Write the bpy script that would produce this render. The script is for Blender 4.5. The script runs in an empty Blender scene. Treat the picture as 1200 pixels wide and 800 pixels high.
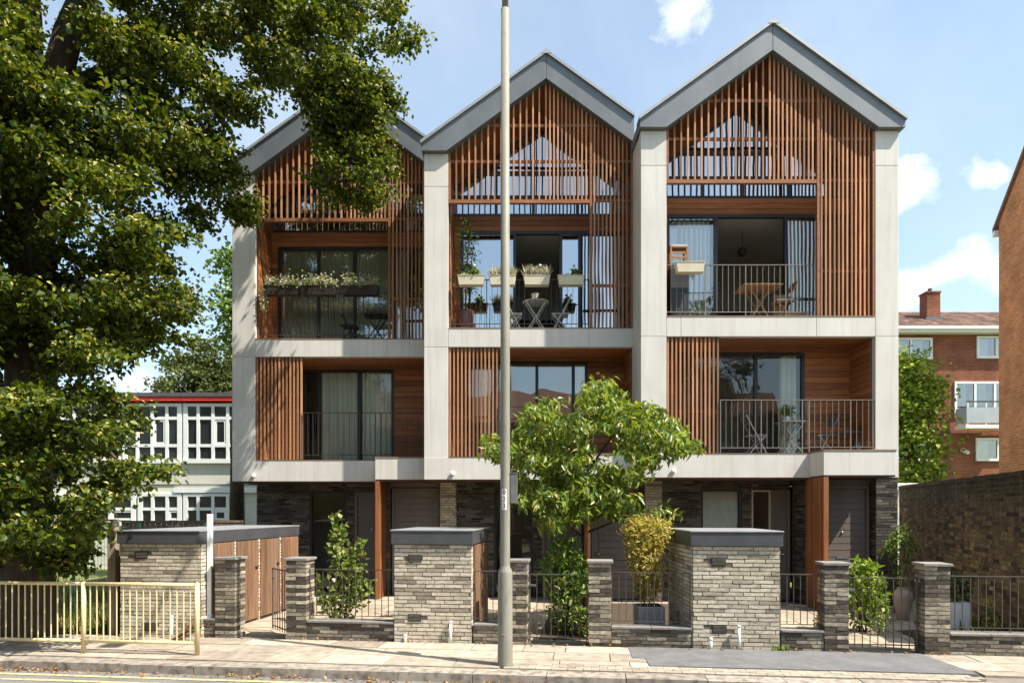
import bpy, math, random
import numpy as np
from mathutils import Vector

random.seed(7)
RNG = np.random.default_rng(11)
SC = bpy.context.scene
COL = SC.collection
R = math.radians

# ------------------------------------------------------------------ camera
EYE = 2.0
cam_d = bpy.data.cameras.new('camera')
cam_d.sensor_width = 36.0
cam_d.lens = 24.0
cam_d.shift_y = 0.1642
cam_d.clip_start = 0.1
cam_d.clip_end = 3000
cam = bpy.data.objects.new('camera', cam_d)
cam.location = (0, 0, EYE)
cam.rotation_euler = (R(90), 0, 0)
COL.objects.link(cam)
SC.camera = cam

# ------------------------------------------------------------------ light
SUN_DIR = Vector((0.64, -0.30, 1.0)).normalized()
world = bpy.data.worlds.new('World')
SC.world = world
world.use_nodes = True
SUN_STRENGTH = 4.8
SKY_STRENGTH = 0.12
EXPOSURE = 1.08

def build_world():
    nt = world.node_tree
    N, L = nt.nodes, nt.links
    N.clear()
    out = N.new('ShaderNodeOutputWorld')
    bg = N.new('ShaderNodeBackground')
    bg.inputs['Strength'].default_value = SKY_STRENGTH
    sky = N.new('ShaderNodeTexSky')
    sky.sky_type = 'NISHITA'
    sky.sun_disc = False
    sky.sun_elevation = math.asin(SUN_DIR.z)
    sky.sun_rotation = math.atan2(SUN_DIR.x, SUN_DIR.y)
    sky.air_density = 1.0
    sky.dust_density = 1.5
    sky.ozone_density = 1.0
    tc = N.new('ShaderNodeTexCoord')
    # soft clouds: a few banks plus a thin noisy field over the whole sky
    nz = N.new('ShaderNodeTexNoise'); nz.inputs['Scale'].default_value = 13.0
    nz.inputs['Detail'].default_value = 7; nz.inputs['Roughness'].default_value = 0.58
    nz.inputs['Distortion'].default_value = 0.3
    L.new(tc.outputs['Generated'], nz.inputs['Vector'])
    def math_(op, a, b=None, clamp=False):
        m = N.new('ShaderNodeMath'); m.operation = op; m.use_clamp = clamp
        for i, v in enumerate((a, b)):
            if v is None: continue
            if isinstance(v, (int, float)): m.inputs[i].default_value = v
            else: L.new(v, m.inputs[i])
        return m.outputs[0]
    banks = [(1085, 212, .115, 2.6), (1150, 205, .06, 2.0), (1120, 322, .13, 2.2), (1060, 350, .1, 2.6), (797, 20, .055, 1.5),
             (1420, 250, .2, 2.5), (1330, -120, .13, 2.2), (-260, 120, .2, 2.6), (-80, -330, .16, 2.0), (200, 520, .16, 3.0), (1500, 60, .14, 2.4), (165, 445, .08, 2.4)]
    total = None
    for (x, y, rad, sq) in banks:
        v = Vector(((x - 600) / 800.0, 1.0, (597 - y) / 800.0)).normalized()
        s = N.new('ShaderNodeVectorMath'); s.operation = 'SUBTRACT'
        L.new(tc.outputs['Generated'], s.inputs[0]); s.inputs[1].default_value = v
        m = N.new('ShaderNodeVectorMath'); m.operation = 'MULTIPLY'
        L.new(s.outputs[0], m.inputs[0]); m.inputs[1].default_value = (1, 1, sq)
        ln = N.new('ShaderNodeVectorMath'); ln.operation = 'LENGTH'
        L.new(m.outputs[0], ln.inputs[0])
        f = math_('SUBTRACT', 1.0, math_('DIVIDE', ln.outputs['Value'], rad), True)
        total = f if total is None else math_('MAXIMUM', total, f)
    rim = math_('MULTIPLY', total, 3.0, True)
    ragged = math_('MULTIPLY', math_('MULTIPLY', math_('SUBTRACT', nz.outputs['Fac'], 0.5), 5.0), rim)
    dens = math_('ADD', math_('MULTIPLY', total, 1.5), ragged)
    fac = N.new('ShaderNodeMapRange'); fac.interpolation_type = 'SMOOTHSTEP'
    L.new(dens, fac.inputs['Value'])
    fac.inputs['From Min'].default_value = 0.22; fac.inputs['From Max'].default_value = 1.7
    fac.inputs['To Max'].default_value = 0.95
    nz2 = N.new('ShaderNodeTexNoise'); nz2.inputs['Scale'].default_value = 2.2
    nz2.inputs['Detail'].default_value = 5; nz2.inputs['Roughness'].default_value = 0.6
    L.new(tc.outputs['Generated'], nz2.inputs['Vector'])
    veil = N.new('ShaderNodeMapRange')
    L.new(nz2.outputs['Fac'], veil.inputs['Value'])
    veil.inputs['From Min'].default_value = 0.35; veil.inputs['From Max'].default_value = 0.75
    veil.inputs['To Min'].default_value = 0.10; veil.inputs['To Max'].default_value = 0.40
    tot = math_('MAXIMUM', fac.outputs[0], veil.outputs[0])
    mix = N.new('ShaderNodeMix'); mix.data_type = 'RGBA'
    L.new(tot, mix.inputs['Factor'])
    tint = N.new('ShaderNodeMix'); tint.data_type = 'RGBA'; tint.blend_type = 'MULTIPLY'; tint.inputs['Factor'].default_value = 1.0
    L.new(sky.outputs[0], tint.inputs['A']); tint.inputs['B'].default_value = (0.93, 1.04, 1.0, 1)
    L.new(tint.outputs['Result'], mix.inputs['A'])
    mix.inputs['B'].default_value = (5.0, 5.3, 5.6, 1)
    L.new(mix.outputs['Result'], bg.inputs['Color'])
    L.new(bg.outputs[0], out.inputs['Surface'])
build_world()

sun_d = bpy.data.lights.new('sun', 'SUN')
sun_d.energy = SUN_STRENGTH
sun_d.angle = R(0.55)
sun_d.color = (1.0, 0.93, 0.82)
sun = bpy.data.objects.new('sun', sun_d)
sun.rotation_euler = (-SUN_DIR).to_track_quat('-Z', 'Y').to_euler()
sun.location = (8, -6, 20)
COL.objects.link(sun)

vs = SC.view_settings
vs.view_transform = 'Standard'
vs.look = 'None'
vs.exposure = EXPOSURE
vs.gamma = 1.0
vs.use_curve_mapping = False
SC.render.engine = 'CYCLES'
SC.cycles.use_denoising = True
SC.cycles.max_bounces = 8
SC.cycles.transparent_max_bounces = 12
SC.cycles.caustics_reflective = False
SC.cycles.caustics_refractive = False
SC.cycles.sample_clamp_indirect = 6.0

def P(x, y, d):
    """photograph pixel (1200 x 800) at depth d -> world point"""
    return Vector(((x - 600) * d / 800.0, d, EYE + (597 - y) * d / 800.0))

# ------------------------------------------------------------------ object helpers
def tag(o, label=None, cat=None, group=None, kind=None):
    if label: o['label'] = label
    if cat: o['category'] = cat
    if group: o['group'] = group
    if kind: o['kind'] = kind
    return o

def thing(name, label, cat, loc=(0, 0, 0), rz=0.0, group=None):
    o = bpy.data.objects.new(name, None)
    o.empty_display_size = 0.2
    o.location = loc
    o.rotation_euler = (0, 0, rz)
    COL.objects.link(o)
    return tag(o, label, cat, group)

def link(name, me, mat=None, parent=None):
    if mat is not None and not me.materials:
        me.materials.append(mat)
    o = bpy.data.objects.new(name, me)
    COL.objects.link(o)
    if parent is not None:
        o.parent = parent
    return o

class MB:
    """collects simple solids into one mesh"""
    def __init__(s):
        s.v = []; s.f = []
    def box(s, x0, x1, y0, y1, z0, z1):
        b = len(s.v)
        s.v += [(x0, y0, z0), (x1, y0, z0), (x1, y1, z0), (x0, y1, z0), (x0, y0, z1), (x1, y0, z1), (x1, y1, z1), (x0, y1, z1)]
        s.f += [tuple(b + i for i in q) for q in ((0, 3, 2, 1), (4, 5, 6, 7), (0, 1, 5, 4), (1, 2, 6, 5), (2, 3, 7, 6), (3, 0, 4, 7))]
        return s
    def prism_y(s, poly, y0, y1):
        """poly in x,z (anticlockwise seen from the front, -y), pushed along y"""
        b = len(s.v); n = len(poly)
        s.v += [(x, y0, z) for x, z in poly] + [(x, y1, z) for x, z in poly]
        s.f.append(tuple(b + i for i in range(n)))
        s.f.append(tuple(b + n + i for i in reversed(range(n))))
        for i in range(n):
            j = (i + 1) % n
            s.f.append((b + i, b + n + i, b + n + j, b + j))
        return s
    def prism_z(s, poly, z0, z1):
        b = len(s.v); n = len(poly)
        s.v += [(x, y, z0) for x, y in poly] + [(x, y, z1) for x, y in poly]
        s.f.append(tuple(b + i for i in reversed(range(n))))
        s.f.append(tuple(b + n + i for i in range(n)))
        for i in range(n):
            j = (i + 1) % n
            s.f.append((b + i, b + j, b + n + j, b + n + i))
        return s
    def bar(s, a, b_, t, w=None):
        """square bar between two points"""
        a = Vector(a); c = Vector(b_); w = w or t
        d = (c - a).normalized()
        up = Vector((0, 0, 1)) if abs(d.z) < 0.9 else Vector((0, 1, 0))
        sx = d.cross(up).normalized() * (t / 2); sy = d.cross(sx).normalized() * (w / 2)
        b = len(s.v)
        for p in (a, c):
            for (i, j) in ((-1, -1), (1, -1), (1, 1), (-1, 1)):
                s.v.append(tuple(p + sx * i + sy * j))
        s.f += [tuple(b + i for i in q) for q in ((0, 1, 2, 3), (7, 6, 5, 4), (0, 4, 5, 1), (1, 5, 6, 2), (2, 6, 7, 3), (3, 7, 4, 0))]
        return s
    def tube(s, pts, rad, n=8):
        pts = [Vector(p) for p in pts]
        if isinstance(rad, (int, float)): rad = [rad] * len(pts)
        rings = []
        for i, p in enumerate(pts):
            d = (pts[min(i + 1, len(pts) - 1)] - pts[max(i - 1, 0)]).normalized()
            ref = Vector((1, 0, 0)) if abs(d.x) < 0.8 else Vector((0, 1, 0))
            a = d.cross(ref).normalized(); c = d.cross(a).normalized()
            b = len(s.v); rings.append(b)
            for k in range(n):
                t = 2 * math.pi * k / n
                s.v.append(tuple(p + (a * math.cos(t) + c * math.sin(t)) * rad[i]))
        for i in range(len(rings) - 1):
            for k in range(n):
                k2 = (k + 1) % n
                s.f.append((rings[i] + k, rings[i + 1] + k, rings[i + 1] + k2, rings[i] + k2))
        s.f.append(tuple(rings[0] + k for k in range(n)))
        s.f.append(tuple(rings[-1] + k for k in reversed(range(n))))
        return s
    def lathe(s, prof, cx=0, cy=0, n=20):
        """profile [(r, z)] bottom to top"""
        b0 = len(s.v)
        for r, z in prof:
            for k in range(n):
                t = 2 * math.pi * k / n
                s.v.append((cx + r * math.cos(t), cy + r * math.sin(t), z))
        for i in range(len(prof) - 1):
            for k in range(n):
                k2 = (k + 1) % n
                s.f.append((b0 + i * n + k, b0 + i * n + k2, b0 + (i + 1) * n + k2, b0 + (i + 1) * n + k))
        s.f.append(tuple(b0 + k for k in reversed(range(n))))
        e = b0 + (len(prof) - 1) * n
        s.f.append(tuple(e + k for k in range(n)))
        return s
    def quad(s, a, b, c, d):
        i = len(s.v); s.v += [tuple(a), tuple(b), tuple(c), tuple(d)]; s.f.append((i, i + 1, i + 2, i + 3)); return s
    def build(s, name, mat, parent=None, smooth=False, bevel=0):
        me = bpy.data.meshes.new(name)
        me.from_pydata(s.v, [], s.f)
        me.update()
        if smooth:
            me.polygons.foreach_set('use_smooth', [True] * len(me.polygons))
        o = link(name, me, mat, parent)
        if bevel:
            m = o.modifiers.new('bevel', 'BEVEL'); m.width = bevel; m.segments = 2; m.limit_method = 'ANGLE'
        return o

def shared(me, name, parent, loc, rz=0.0, scale=(1, 1, 1), rot=None):
    o = bpy.data.objects.new(name, me)
    o.location = loc
    o.rotation_euler = rot if rot else (0, 0, rz)
    o.scale = scale
    COL.objects.link(o)
    o.parent = parent
    return o

# ------------------------------------------------------------------ materials
def newmat(name):
    m = bpy.data.materials.new(name)
    m.use_nodes = True
    nt = m.node_tree
    b = nt.nodes.get('Principled BSDF')
    return m, nt, nt.nodes, nt.links, b

def col4(c): return (c[0], c[1], c[2], 1)

def surf(name, c1, c2, scale=(3, 3, 3), rough=0.7, bump=0.0, bscale=40, detail=6, vary=0.0, metal=0.0, spec=0.3, contrast=(0.3, 0.7), stain=None):
    """two-tone noisy surface in world space, optional per-object brightness change and streaky staining"""
    m, nt, N, L, b = newmat(name)
    geo = N.new('ShaderNodeNewGeometry')
    mp = N.new('ShaderNodeMapping'); mp.inputs['Scale'].default_value = scale
    L.new(geo.outputs['Position'], mp.inputs['Vector'])
    oi = N.new('ShaderNodeObjectInfo')
    cx = N.new('ShaderNodeCombineXYZ')
    mu = N.new('ShaderNodeMath'); mu.operation = 'MULTIPLY'; mu.inputs[1].default_value = 37.0 if vary else 0.0
    L.new(oi.outputs['Random'], mu.inputs[0])
    for i in range(3): L.new(mu.outputs[0], cx.inputs[i])
    L.new(cx.outputs[0], mp.inputs['Location'])
    nz = N.new('ShaderNodeTexNoise'); nz.inputs['Scale'].default_value = 1.0
    nz.inputs['Detail'].default_value = detail; nz.inputs['Roughness'].default_value = 0.6
    L.new(mp.outputs[0], nz.inputs['Vector'])
    rp = N.new('ShaderNodeValToRGB')
    rp.color_ramp.elements[0].position = contrast[0]; rp.color_ramp.elements[0].color = col4(c1)
    rp.color_ramp.elements[1].position = contrast[1]; rp.color_ramp.elements[1].color = col4(c2)
    L.new(nz.outputs['Fac'], rp.inputs['Fac'])
    out = rp.outputs['Color']
    if stain:
        sc, sty, colr, lo, hi = stain
        mp2 = N.new('ShaderNodeMapping'); mp2.inputs['Scale'].default_value = sc
        L.new(geo.outputs['Position'], mp2.inputs['Vector'])
        n2 = N.new('ShaderNodeTexNoise'); n2.inputs['Scale'].default_value = 1.0; n2.inputs['Detail'].default_value = 5
        L.new(mp2.outputs[0], n2.inputs['Vector'])
        mr = N.new('ShaderNodeMapRange'); mr.inputs['From Min'].default_value = lo; mr.inputs['From Max'].default_value = hi
        mr.inputs['To Max'].default_value = sty
        L.new(n2.outputs['Fac'], mr.inputs['Value'])
        mx = N.new('ShaderNodeMix'); mx.data_type = 'RGBA'
        L.new(mr.outputs[0], mx.inputs['Factor']); L.new(out, mx.inputs['A']); mx.inputs['B'].default_value = col4(colr)
        out = mx.outputs['Result']
    if vary:
        hs = N.new('ShaderNodeHueSaturation')
        mr = N.new('ShaderNodeMapRange'); mr.inputs['To Min'].default_value = 1 - vary; mr.inputs['To Max'].default_value = 1 + vary
        L.new(oi.outputs['Random'], mr.inputs['Value'])
        L.new(mr.outputs[0], hs.inputs['Value']); L.new(out, hs.inputs['Color'])
        out = hs.outputs['Color']
    L.new(out, b.inputs['Base Color'])
    b.inputs['Roughness'].default_value = rough
    b.inputs['Metallic'].default_value = metal
    b.inputs['Specular IOR Level'].default_value = spec
    if bump:
        n3 = N.new('ShaderNodeTexNoise'); n3.inputs['Scale'].default_value = bscale; n3.inputs['Detail'].default_value = 6
        L.new(geo.outputs['Position'], n3.inputs['Vector'])
        bp = N.new('ShaderNodeBump'); bp.inputs['Strength'].default_value = bump; bp.inputs['Distance'].default_value = 0.02
        L.new(n3.outputs['Fac'], bp.inputs['Height'])
        L.new(bp.outputs[0], b.inputs['Normal'])
    return m

def brickmat(name, cols, noise=0.35, rough=0.85, soot=None):
    """one tone per brick (per object and per loose piece), mottled"""
    m, nt, N, L, b = newmat(name)
    geo = N.new('ShaderNodeNewGeometry'); oi = N.new('ShaderNodeObjectInfo')
    ad = N.new('ShaderNodeMath'); ad.operation = 'ADD'
    L.new(oi.outputs['Random'], ad.inputs[0]); L.new(geo.outputs['Random Per Island'], ad.inputs[1])
    fr = N.new('ShaderNodeMath'); fr.operation = 'FRACT'; L.new(ad.outputs[0], fr.inputs[0])
    rp = N.new('ShaderNodeValToRGB')
    el = rp.color_ramp.elements
    while len(el) < len(cols): el.new(0.5)
    for i, (p, c) in enumerate(cols):
        el[i].position = p; el[i].color = col4(c)
    L.new(fr.outputs[0], rp.inputs['Fac'])
    nz = N.new('ShaderNodeTexNoise'); nz.inputs['Scale'].default_value = 14; nz.inputs['Detail'].default_value = 8; nz.inputs['Roughness'].default_value = .65
    mpn = N.new('ShaderNodeMapping'); mpn.inputs['Scale'].default_value = (1, 1, 2.2)
    L.new(geo.outputs['Position'], mpn.inputs['Vector']); L.new(mpn.outputs[0], nz.inputs['Vector'])
    mr = N.new('ShaderNodeMapRange'); mr.inputs['From Min'].default_value = .3; mr.inputs['From Max'].default_value = .7
    mr.inputs['To Min'].default_value = 1 - noise; mr.inputs['To Max'].default_value = 1 + noise
    L.new(nz.outputs['Fac'], mr.inputs['Value'])
    hs = N.new('ShaderNodeHueSaturation'); L.new(rp.outputs['Color'], hs.inputs['Color']); L.new(mr.outputs[0], hs.inputs['Value'])
    out = hs.outputs['Color']
    if soot:
        z0, z1, colr, amt = soot
        sp = N.new('ShaderNodeSeparateXYZ'); L.new(geo.outputs['Position'], sp.inputs[0])
        n2 = N.new('ShaderNodeTexNoise'); n2.inputs['Scale'].default_value = 1.0; n2.inputs['Detail'].default_value = 6
        mp2 = N.new('ShaderNodeMapping'); mp2.inputs['Scale'].default_value = (6, 6, .45)
        L.new(geo.outputs['Position'], mp2.inputs['Vector']); L.new(mp2.outputs[0], n2.inputs['Vector'])
        a = N.new('ShaderNodeMath'); a.operation = 'MULTIPLY_ADD'; a.inputs[1].default_value = 2.6; a.inputs[2].default_value = -1.3
        L.new(n2.outputs['Fac'], a.inputs[0])
        s2 = N.new('ShaderNodeMath'); s2.operation = 'ADD'; L.new(sp.outputs['Z'], s2.inputs[0]); L.new(a.outputs[0], s2.inputs[1])
        m2 = N.new('ShaderNodeMapRange'); m2.inputs['From Min'].default_value = z0; m2.inputs['From Max'].default_value = z1; m2.inputs['To Max'].default_value = amt
        L.new(s2.outputs[0], m2.inputs['Value'])
        mx = N.new('ShaderNodeMix'); mx.data_type = 'RGBA'
        L.new(m2.outputs[0], mx.inputs['Factor']); L.new(out, mx.inputs['A']); mx.inputs['B'].default_value = col4(colr)
        out = mx.outputs['Result']
    L.new(out, b.inputs['Base Color'])
    b.inputs['Roughness'].default_value = rough
    b.inputs['Specular IOR Level'].default_value = 0.2
    bp = N.new('ShaderNodeBump'); bp.inputs['Strength'].default_value = .5; bp.inputs['Distance'].default_value = .01
    n3 = N.new('ShaderNodeTexNoise'); n3.inputs['Scale'].default_value = 70; n3.inputs['Detail'].default_value = 5
    L.new(geo.outputs['Position'], n3.inputs['Vector']); L.new(n3.outputs['Fac'], bp.inputs['Height']); L.new(bp.outputs[0], b.inputs['Normal'])
    return m

def farbrick(name, cols, mortar, bw=.24, bh=.085, rot=0.0):
    """brickwork too far off to tell the bricks apart"""
    m, nt, N, L, b = newmat(name)
    tc = N.new('ShaderNodeTexCoord')
    sp = N.new('ShaderNodeSeparateXYZ'); L.new(tc.outputs['Object'], sp.inputs[0])
    ad = N.new('ShaderNodeMath'); ad.operation = 'ADD'; L.new(sp.outputs['X'], ad.inputs[0]); L.new(sp.outputs['Y'], ad.inputs[1])
    cb = N.new('ShaderNodeCombineXYZ'); L.new(ad.outputs[0], cb.inputs['X']); L.new(sp.outputs['Z'], cb.inputs['Y'])
    br = N.new('ShaderNodeTexBrick')
    br.inputs['Scale'].default_value = 1.0
    br.inputs['Brick Width'].default_value = bw; br.inputs['Row Height'].default_value = bh
    br.inputs['Mortar Size'].default_value = .012
    br.inputs['Color1'].default_value = col4(cols[0]); br.inputs['Color2'].default_value = col4(cols[1])
    br.inputs['Mortar'].default_value = col4(mortar)
    L.new(cb.outputs[0], br.inputs['Vector'])
    nz = N.new('ShaderNodeTexNoise'); nz.inputs['Scale'].default_value = 1.3; nz.inputs['Detail'].default_value = 8
    L.new(tc.outputs['Object'], nz.inputs['Vector'])
    mr = N.new('ShaderNodeMapRange'); mr.inputs['From Min'].default_value = .3; mr.inputs['From Max'].default_value = .7
    mr.inputs['To Min'].default_value = .75; mr.inputs['To Max'].default_value = 1.25
    L.new(nz.outputs['Fac'], mr.inputs['Value'])
    hs = N.new('ShaderNodeHueSaturation'); L.new(br.outputs['Color'], hs.inputs['Color']); L.new(mr.outputs[0], hs.inputs['Value'])
    L.new(hs.outputs['Color'], b.inputs['Base Color'])
    bp = N.new('ShaderNodeBump'); bp.inputs['Strength'].default_value = .6; bp.inputs['Distance'].default_value = .01; bp.invert = True
    L.new(br.outputs['Fac'], bp.inputs['Height']); L.new(bp.outputs[0], b.inputs['Normal'])
    b.inputs['Roughness'].default_value = .9; b.inputs['Specular IOR Level'].default_value = .15
    return m

def glass(name, tint=(.75, .8, .8), refl=0.22, rough=0.0):
    m, nt, N, L, b = newmat(name)
    N.remove(b)
    out = N.get('Material Output')
    tr = N.new('ShaderNodeBsdfTransparent'); tr.inputs['Color'].default_value = col4(tint)
    gl = N.new('ShaderNodeBsdfGlossy'); gl.inputs['Roughness'].default_value = rough
    gl.inputs['Color'].default_value = (1, 1, 1, 1)
    fz = N.new('ShaderNodeFresnel'); fz.inputs['IOR'].default_value = 1.5
    mr = N.new('ShaderNodeMapRange'); mr.inputs['To Min'].default_value = refl; mr.inputs['To Max'].default_value = 1.0
    L.new(fz.outputs[0], mr.inputs['Value'])
    geo = N.new('ShaderNodeNewGeometry')
    nz = N.new('ShaderNodeTexNoise'); nz.inputs['Scale'].default_value = .9; nz.inputs['Detail'].default_value = 1
    L.new(geo.outputs['Position'], nz.inputs['Vector'])
    bp = N.new('ShaderNodeBump'); bp.inputs['Strength'].default_value = .035; bp.inputs['Distance'].default_value = .3
    L.new(nz.outputs['Fac'], bp.inputs['Height']); L.new(bp.outputs[0], gl.inputs['Normal'])
    mx = N.new('ShaderNodeMixShader')
    L.new(mr.outputs[0], mx.inputs[0]); L.new(tr.outputs[0], mx.inputs[1]); L.new(gl.outputs[0], mx.inputs[2])
    L.new(mx.outputs[0], out.inputs['Surface'])
    return m

def leafmat(name, cols, trans=0.35, rough=0.5, tcol=None, spec=.35):
    m, nt, N, L, b = newmat(name)
    out = N.get('Material Output')
    geo = N.new('ShaderNodeNewGeometry')
    rp = N.new('ShaderNodeValToRGB'); el = rp.color_ramp.elements
    while len(el) < len(cols): el.new(0.5)
    for i, (p, c) in enumerate(cols):
        el[i].position = p; el[i].color = col4(c)
    L.new(geo.outputs['Random Per Island'], rp.inputs['Fac'])
    L.new(rp.outputs['Color'], b.inputs['Base Color'])
    b.inputs['Roughness'].default_value = rough; b.inputs['Specular IOR Level'].default_value = spec
    tr = N.new('ShaderNodeBsdfTranslucent')
    if tcol:
        mm = N.new('ShaderNodeMix'); mm.data_type = 'RGBA'; mm.blend_type = 'MULTIPLY'; mm.inputs['Factor'].default_value = 1
        L.new(rp.outputs['Color'], mm.inputs['A']); mm.inputs['B'].default_value = col4(tcol)
        L.new(mm.outputs['Result'], tr.inputs['Color'])
    else:
        L.new(rp.outputs['Color'], tr.inputs['Color'])
    mx = N.new('ShaderNodeMixShader'); mx.inputs[0].default_value = trans
    L.new(b.outputs[0], mx.inputs[1]); L.new(tr.outputs[0], mx.inputs[2]); L.new(mx.outputs[0], out.inputs['Surface'])
    return m

M = {}
M['concrete'] = surf('pale_concrete', (.545, .52, .48), (.65, .625, .585), (1.5, 1.5, 1.1), .75, .06, 60, vary=.03, stain=((11, 11, .45), .42, (.37, .34, .29), .50, .80))
M['concrete_edge'] = surf('pale_concrete_edge', (.5, .48, .44), (.6, .58, .54), (3, 3, 3), .8)
M['zinc'] = surf('grey_zinc', (.115, .128, .14), (.165, .178, .19), (2, 2, 1.2), .48, .03, 30, vary=.06, metal=.25, spec=.5)
M['zinc_trim'] = surf('zinc_trim', (.27, .28, .29), (.36, .37, .37), (3, 3, 3), .45, metal=.3, spec=.5)
M['roof_zinc'] = surf('roof_zinc', (.16, .18, .20), (.22, .24, .26), (1, 1, 1), .5, metal=.2)
M['slat'] = surf('cedar_slat', (.25, .108, .048), (.54, .275, .145), (34, 34, 1.6), .62, .25, 90, vary=.38, contrast=(.25, .75))
M['board'] = surf('cedar_board', (.19, .066, .024), (.40, .155, .058), (1.7, 30, 30), .55, .2, 80, vary=.38, contrast=(.25, .75))
M['board_v'] = surf('cedar_board_upright', (.17, .060, .022), (.33, .13, .048), (30, 30, 1.7), .55, .2, 80, vary=.25, contrast=(.25, .75))
M['beam'] = surf('cedar_beam', (.17, .065, .026), (.33, .14, .06), (2.5, 30, 30), .6, .2, 80, vary=.15)
M['bin_door'] = surf('weathered_door_wood', (.11, .055, .03), (.27, .145, .08), (30, 30, 1.6), .7, .3, 80, vary=.25, stain=((14, 14, .6), .6, (.22, .175, .14), .48, .72))
M['fence_wood'] = surf('grey_fence_wood', (.10, .075, .055), (.20, .155, .115), (20, 20, 1.5), .85, .3, 60, vary=.2)
M['frame'] = surf('dark_window_frame', (.018, .019, .021), (.026, .027, .03), (3, 3, 3), .4, spec=.45)
M['rail'] = surf('grey_rail_metal', (.16, .145, .125), (.22, .20, .175), (9, 9, 9), .5, spec=.45, vary=.1)
M['dark_rail'] = surf('dark_rail_metal', (.035, .032, .03), (.06, .055, .05), (9, 9, 9), .5, spec=.45, vary=.1)
M['gate_metal'] = surf('grey_gate_metal', (.055, .047, .04), (.10, .086, .073), (12, 12, 12), .55, spec=.4, vary=.1)
M['glass'] = glass('window_glass', (.97, .985, .98), .10)
M['glass_tint'] = glass('upper_glass', (.55, .62, .65), .42)
M['glass_dim'] = glass('lower_glass', (.96, .98, .975), .0)
M['curtain'] = surf('cream_curtain', (.80, .785, .66), (.90, .885, .77), (6, 6, 1.2), .95, vary=.06)
M['room'] = surf('room_wall', (.58, .56, .53), (.64, .62, .59), (1, 1, 1), .95)
M['room_floor'] = surf('room_floor', (.06, .045, .035), (.09, .07, .05), (6, 1, 1), .7)
M['room_dark'] = surf('room_dark_furniture', (.02, .018, .016), (.03, .026, .022), (3, 3, 3), .8)
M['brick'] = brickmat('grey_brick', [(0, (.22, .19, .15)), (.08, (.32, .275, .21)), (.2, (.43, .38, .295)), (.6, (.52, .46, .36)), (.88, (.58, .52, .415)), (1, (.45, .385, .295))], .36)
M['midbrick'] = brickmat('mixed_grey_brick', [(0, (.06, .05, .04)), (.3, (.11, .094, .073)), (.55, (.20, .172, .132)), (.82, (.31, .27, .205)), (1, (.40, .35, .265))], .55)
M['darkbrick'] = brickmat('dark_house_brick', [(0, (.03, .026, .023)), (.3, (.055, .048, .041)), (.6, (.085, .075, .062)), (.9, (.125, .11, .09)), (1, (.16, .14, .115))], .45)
M['mortar'] = surf('dark_mortar', (.10, .088, .072), (.16, .14, .115), (20, 20, 20), .95)
M['coping'] = surf('coping_stone', (.16, .15, .14), (.26, .245, .225), (12, 12, 12), .8, .2, 50, vary=.1)
M['oldbrick'] = brickmat('old_stock_brick', [(0, (.06, .042, .025)), (.2, (.14, .092, .047)), (.5, (.25, .165, .08)), (.75, (.33, .225, .11)), (.9, (.20, .12, .062)), (1, (.38, .30, .185))], .5,
                         soot=(1.05, 2.5, (.03, .026, .018), .92))
M['oldmortar'] = surf('old_mortar', (.13, .11, .085), (.21, .18, .14), (6, 6, 6), .95, stain=((5, 5, 1), .7, (.05, .045, .035), .45, .65))
M['redbrick'] = farbrick('red_flat_brick', ((.25, .078, .04), (.165, .045, .026)), (.26, .15, .10))
M['orangebrick'] = farbrick('orange_gable_brick', ((.66, .225, .085), (.47, .145, .052)), (.52, .30, .18))
M['tile'] = surf('brown_roof_tile', (.14, .07, .05), (.24, .125, .085), (8, 8, 8), .9, vary=.2)
M['white_paint'] = surf('white_paint', (.70, .71, .70), (.78, .79, .78), (4, 4, 4), .5)
M['white_panel'] = surf('pale_panel', (.55, .53, .46), (.64, .62, .54), (1, 1, 2), .7, stain=((4, 4, .6), .25, (.42, .41, .36), .5, .75))
M['red_trim'] = surf('red_fascia', (.55, .03, .02), (.62, .045, .03), (3, 3, 3), .5)
M['felt'] = surf('roof_felt', (.07, .07, .075), (.11, .11, .115), (6, 6, 6), .9)
M['door'] = surf('taupe_door_paint', (.135, .118, .105), (.16, .14, .125), (4, 4, 2), .45, spec=.4)
M['cream_frame'] = surf('cream_frame', (.42, .36, .28), (.5, .43, .34), (4, 4, 4), .6)
M['chrome'] = surf('chrome', (.55, .55, .55), (.62, .62, .62), (4, 4, 4), .25, metal=.9)
M['lamp'] = surf('lamp_column_paint', (.20, .188, .15), (.26, .247, .20), (7, 7, 1.5), .55, .1, 60, stain=((16, 16, 5), .6, (.14, .12, .09), .56, .72))
M['plate'] = surf('white_plate', (.72, .72, .70), (.78, .78, .76), (9, 9, 9), .5)
M['black'] = surf('black_paint', (.012, .012, .012), (.018, .018, .018), (4, 4, 4), .5)
M['guard'] = surf('yellow_cream_rail_paint', (.60, .46, .22), (.72, .59, .33), (9, 9, 4), .5, vary=.05, stain=((20, 20, 8), .7, (.30, .18, .07), .60, .74))
M['asphalt'] = surf('road_asphalt', (.145, .14, .135), (.20, .195, .185), (1.2, 1.2, 1.2), .9, .5, 130, stain=((2.2, .6, 1), .3, (.11, .105, .10), .5, .7))
M['tarmac'] = surf('path_tarmac', (.115, .115, .118), (.165, .165, .168), (2.2, 2.2, 2.2), .9, .4, 160, stain=((7, 7, 7), .5, (.20, .19, .175), .5, .66))
M['slab'] = surf('paving_slab', (.30, .25, .195), (.42, .362, .29), (3.5, 3.5, 3.5), .85, .2, 90, vary=.24, stain=((7, 7, 7), .6, (.19, .16, .13), .50, .70))
M['bed'] = surf('paving_joint', (.15, .13, .105), (.23, .20, .165), (10, 10, 10), .95)
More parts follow.
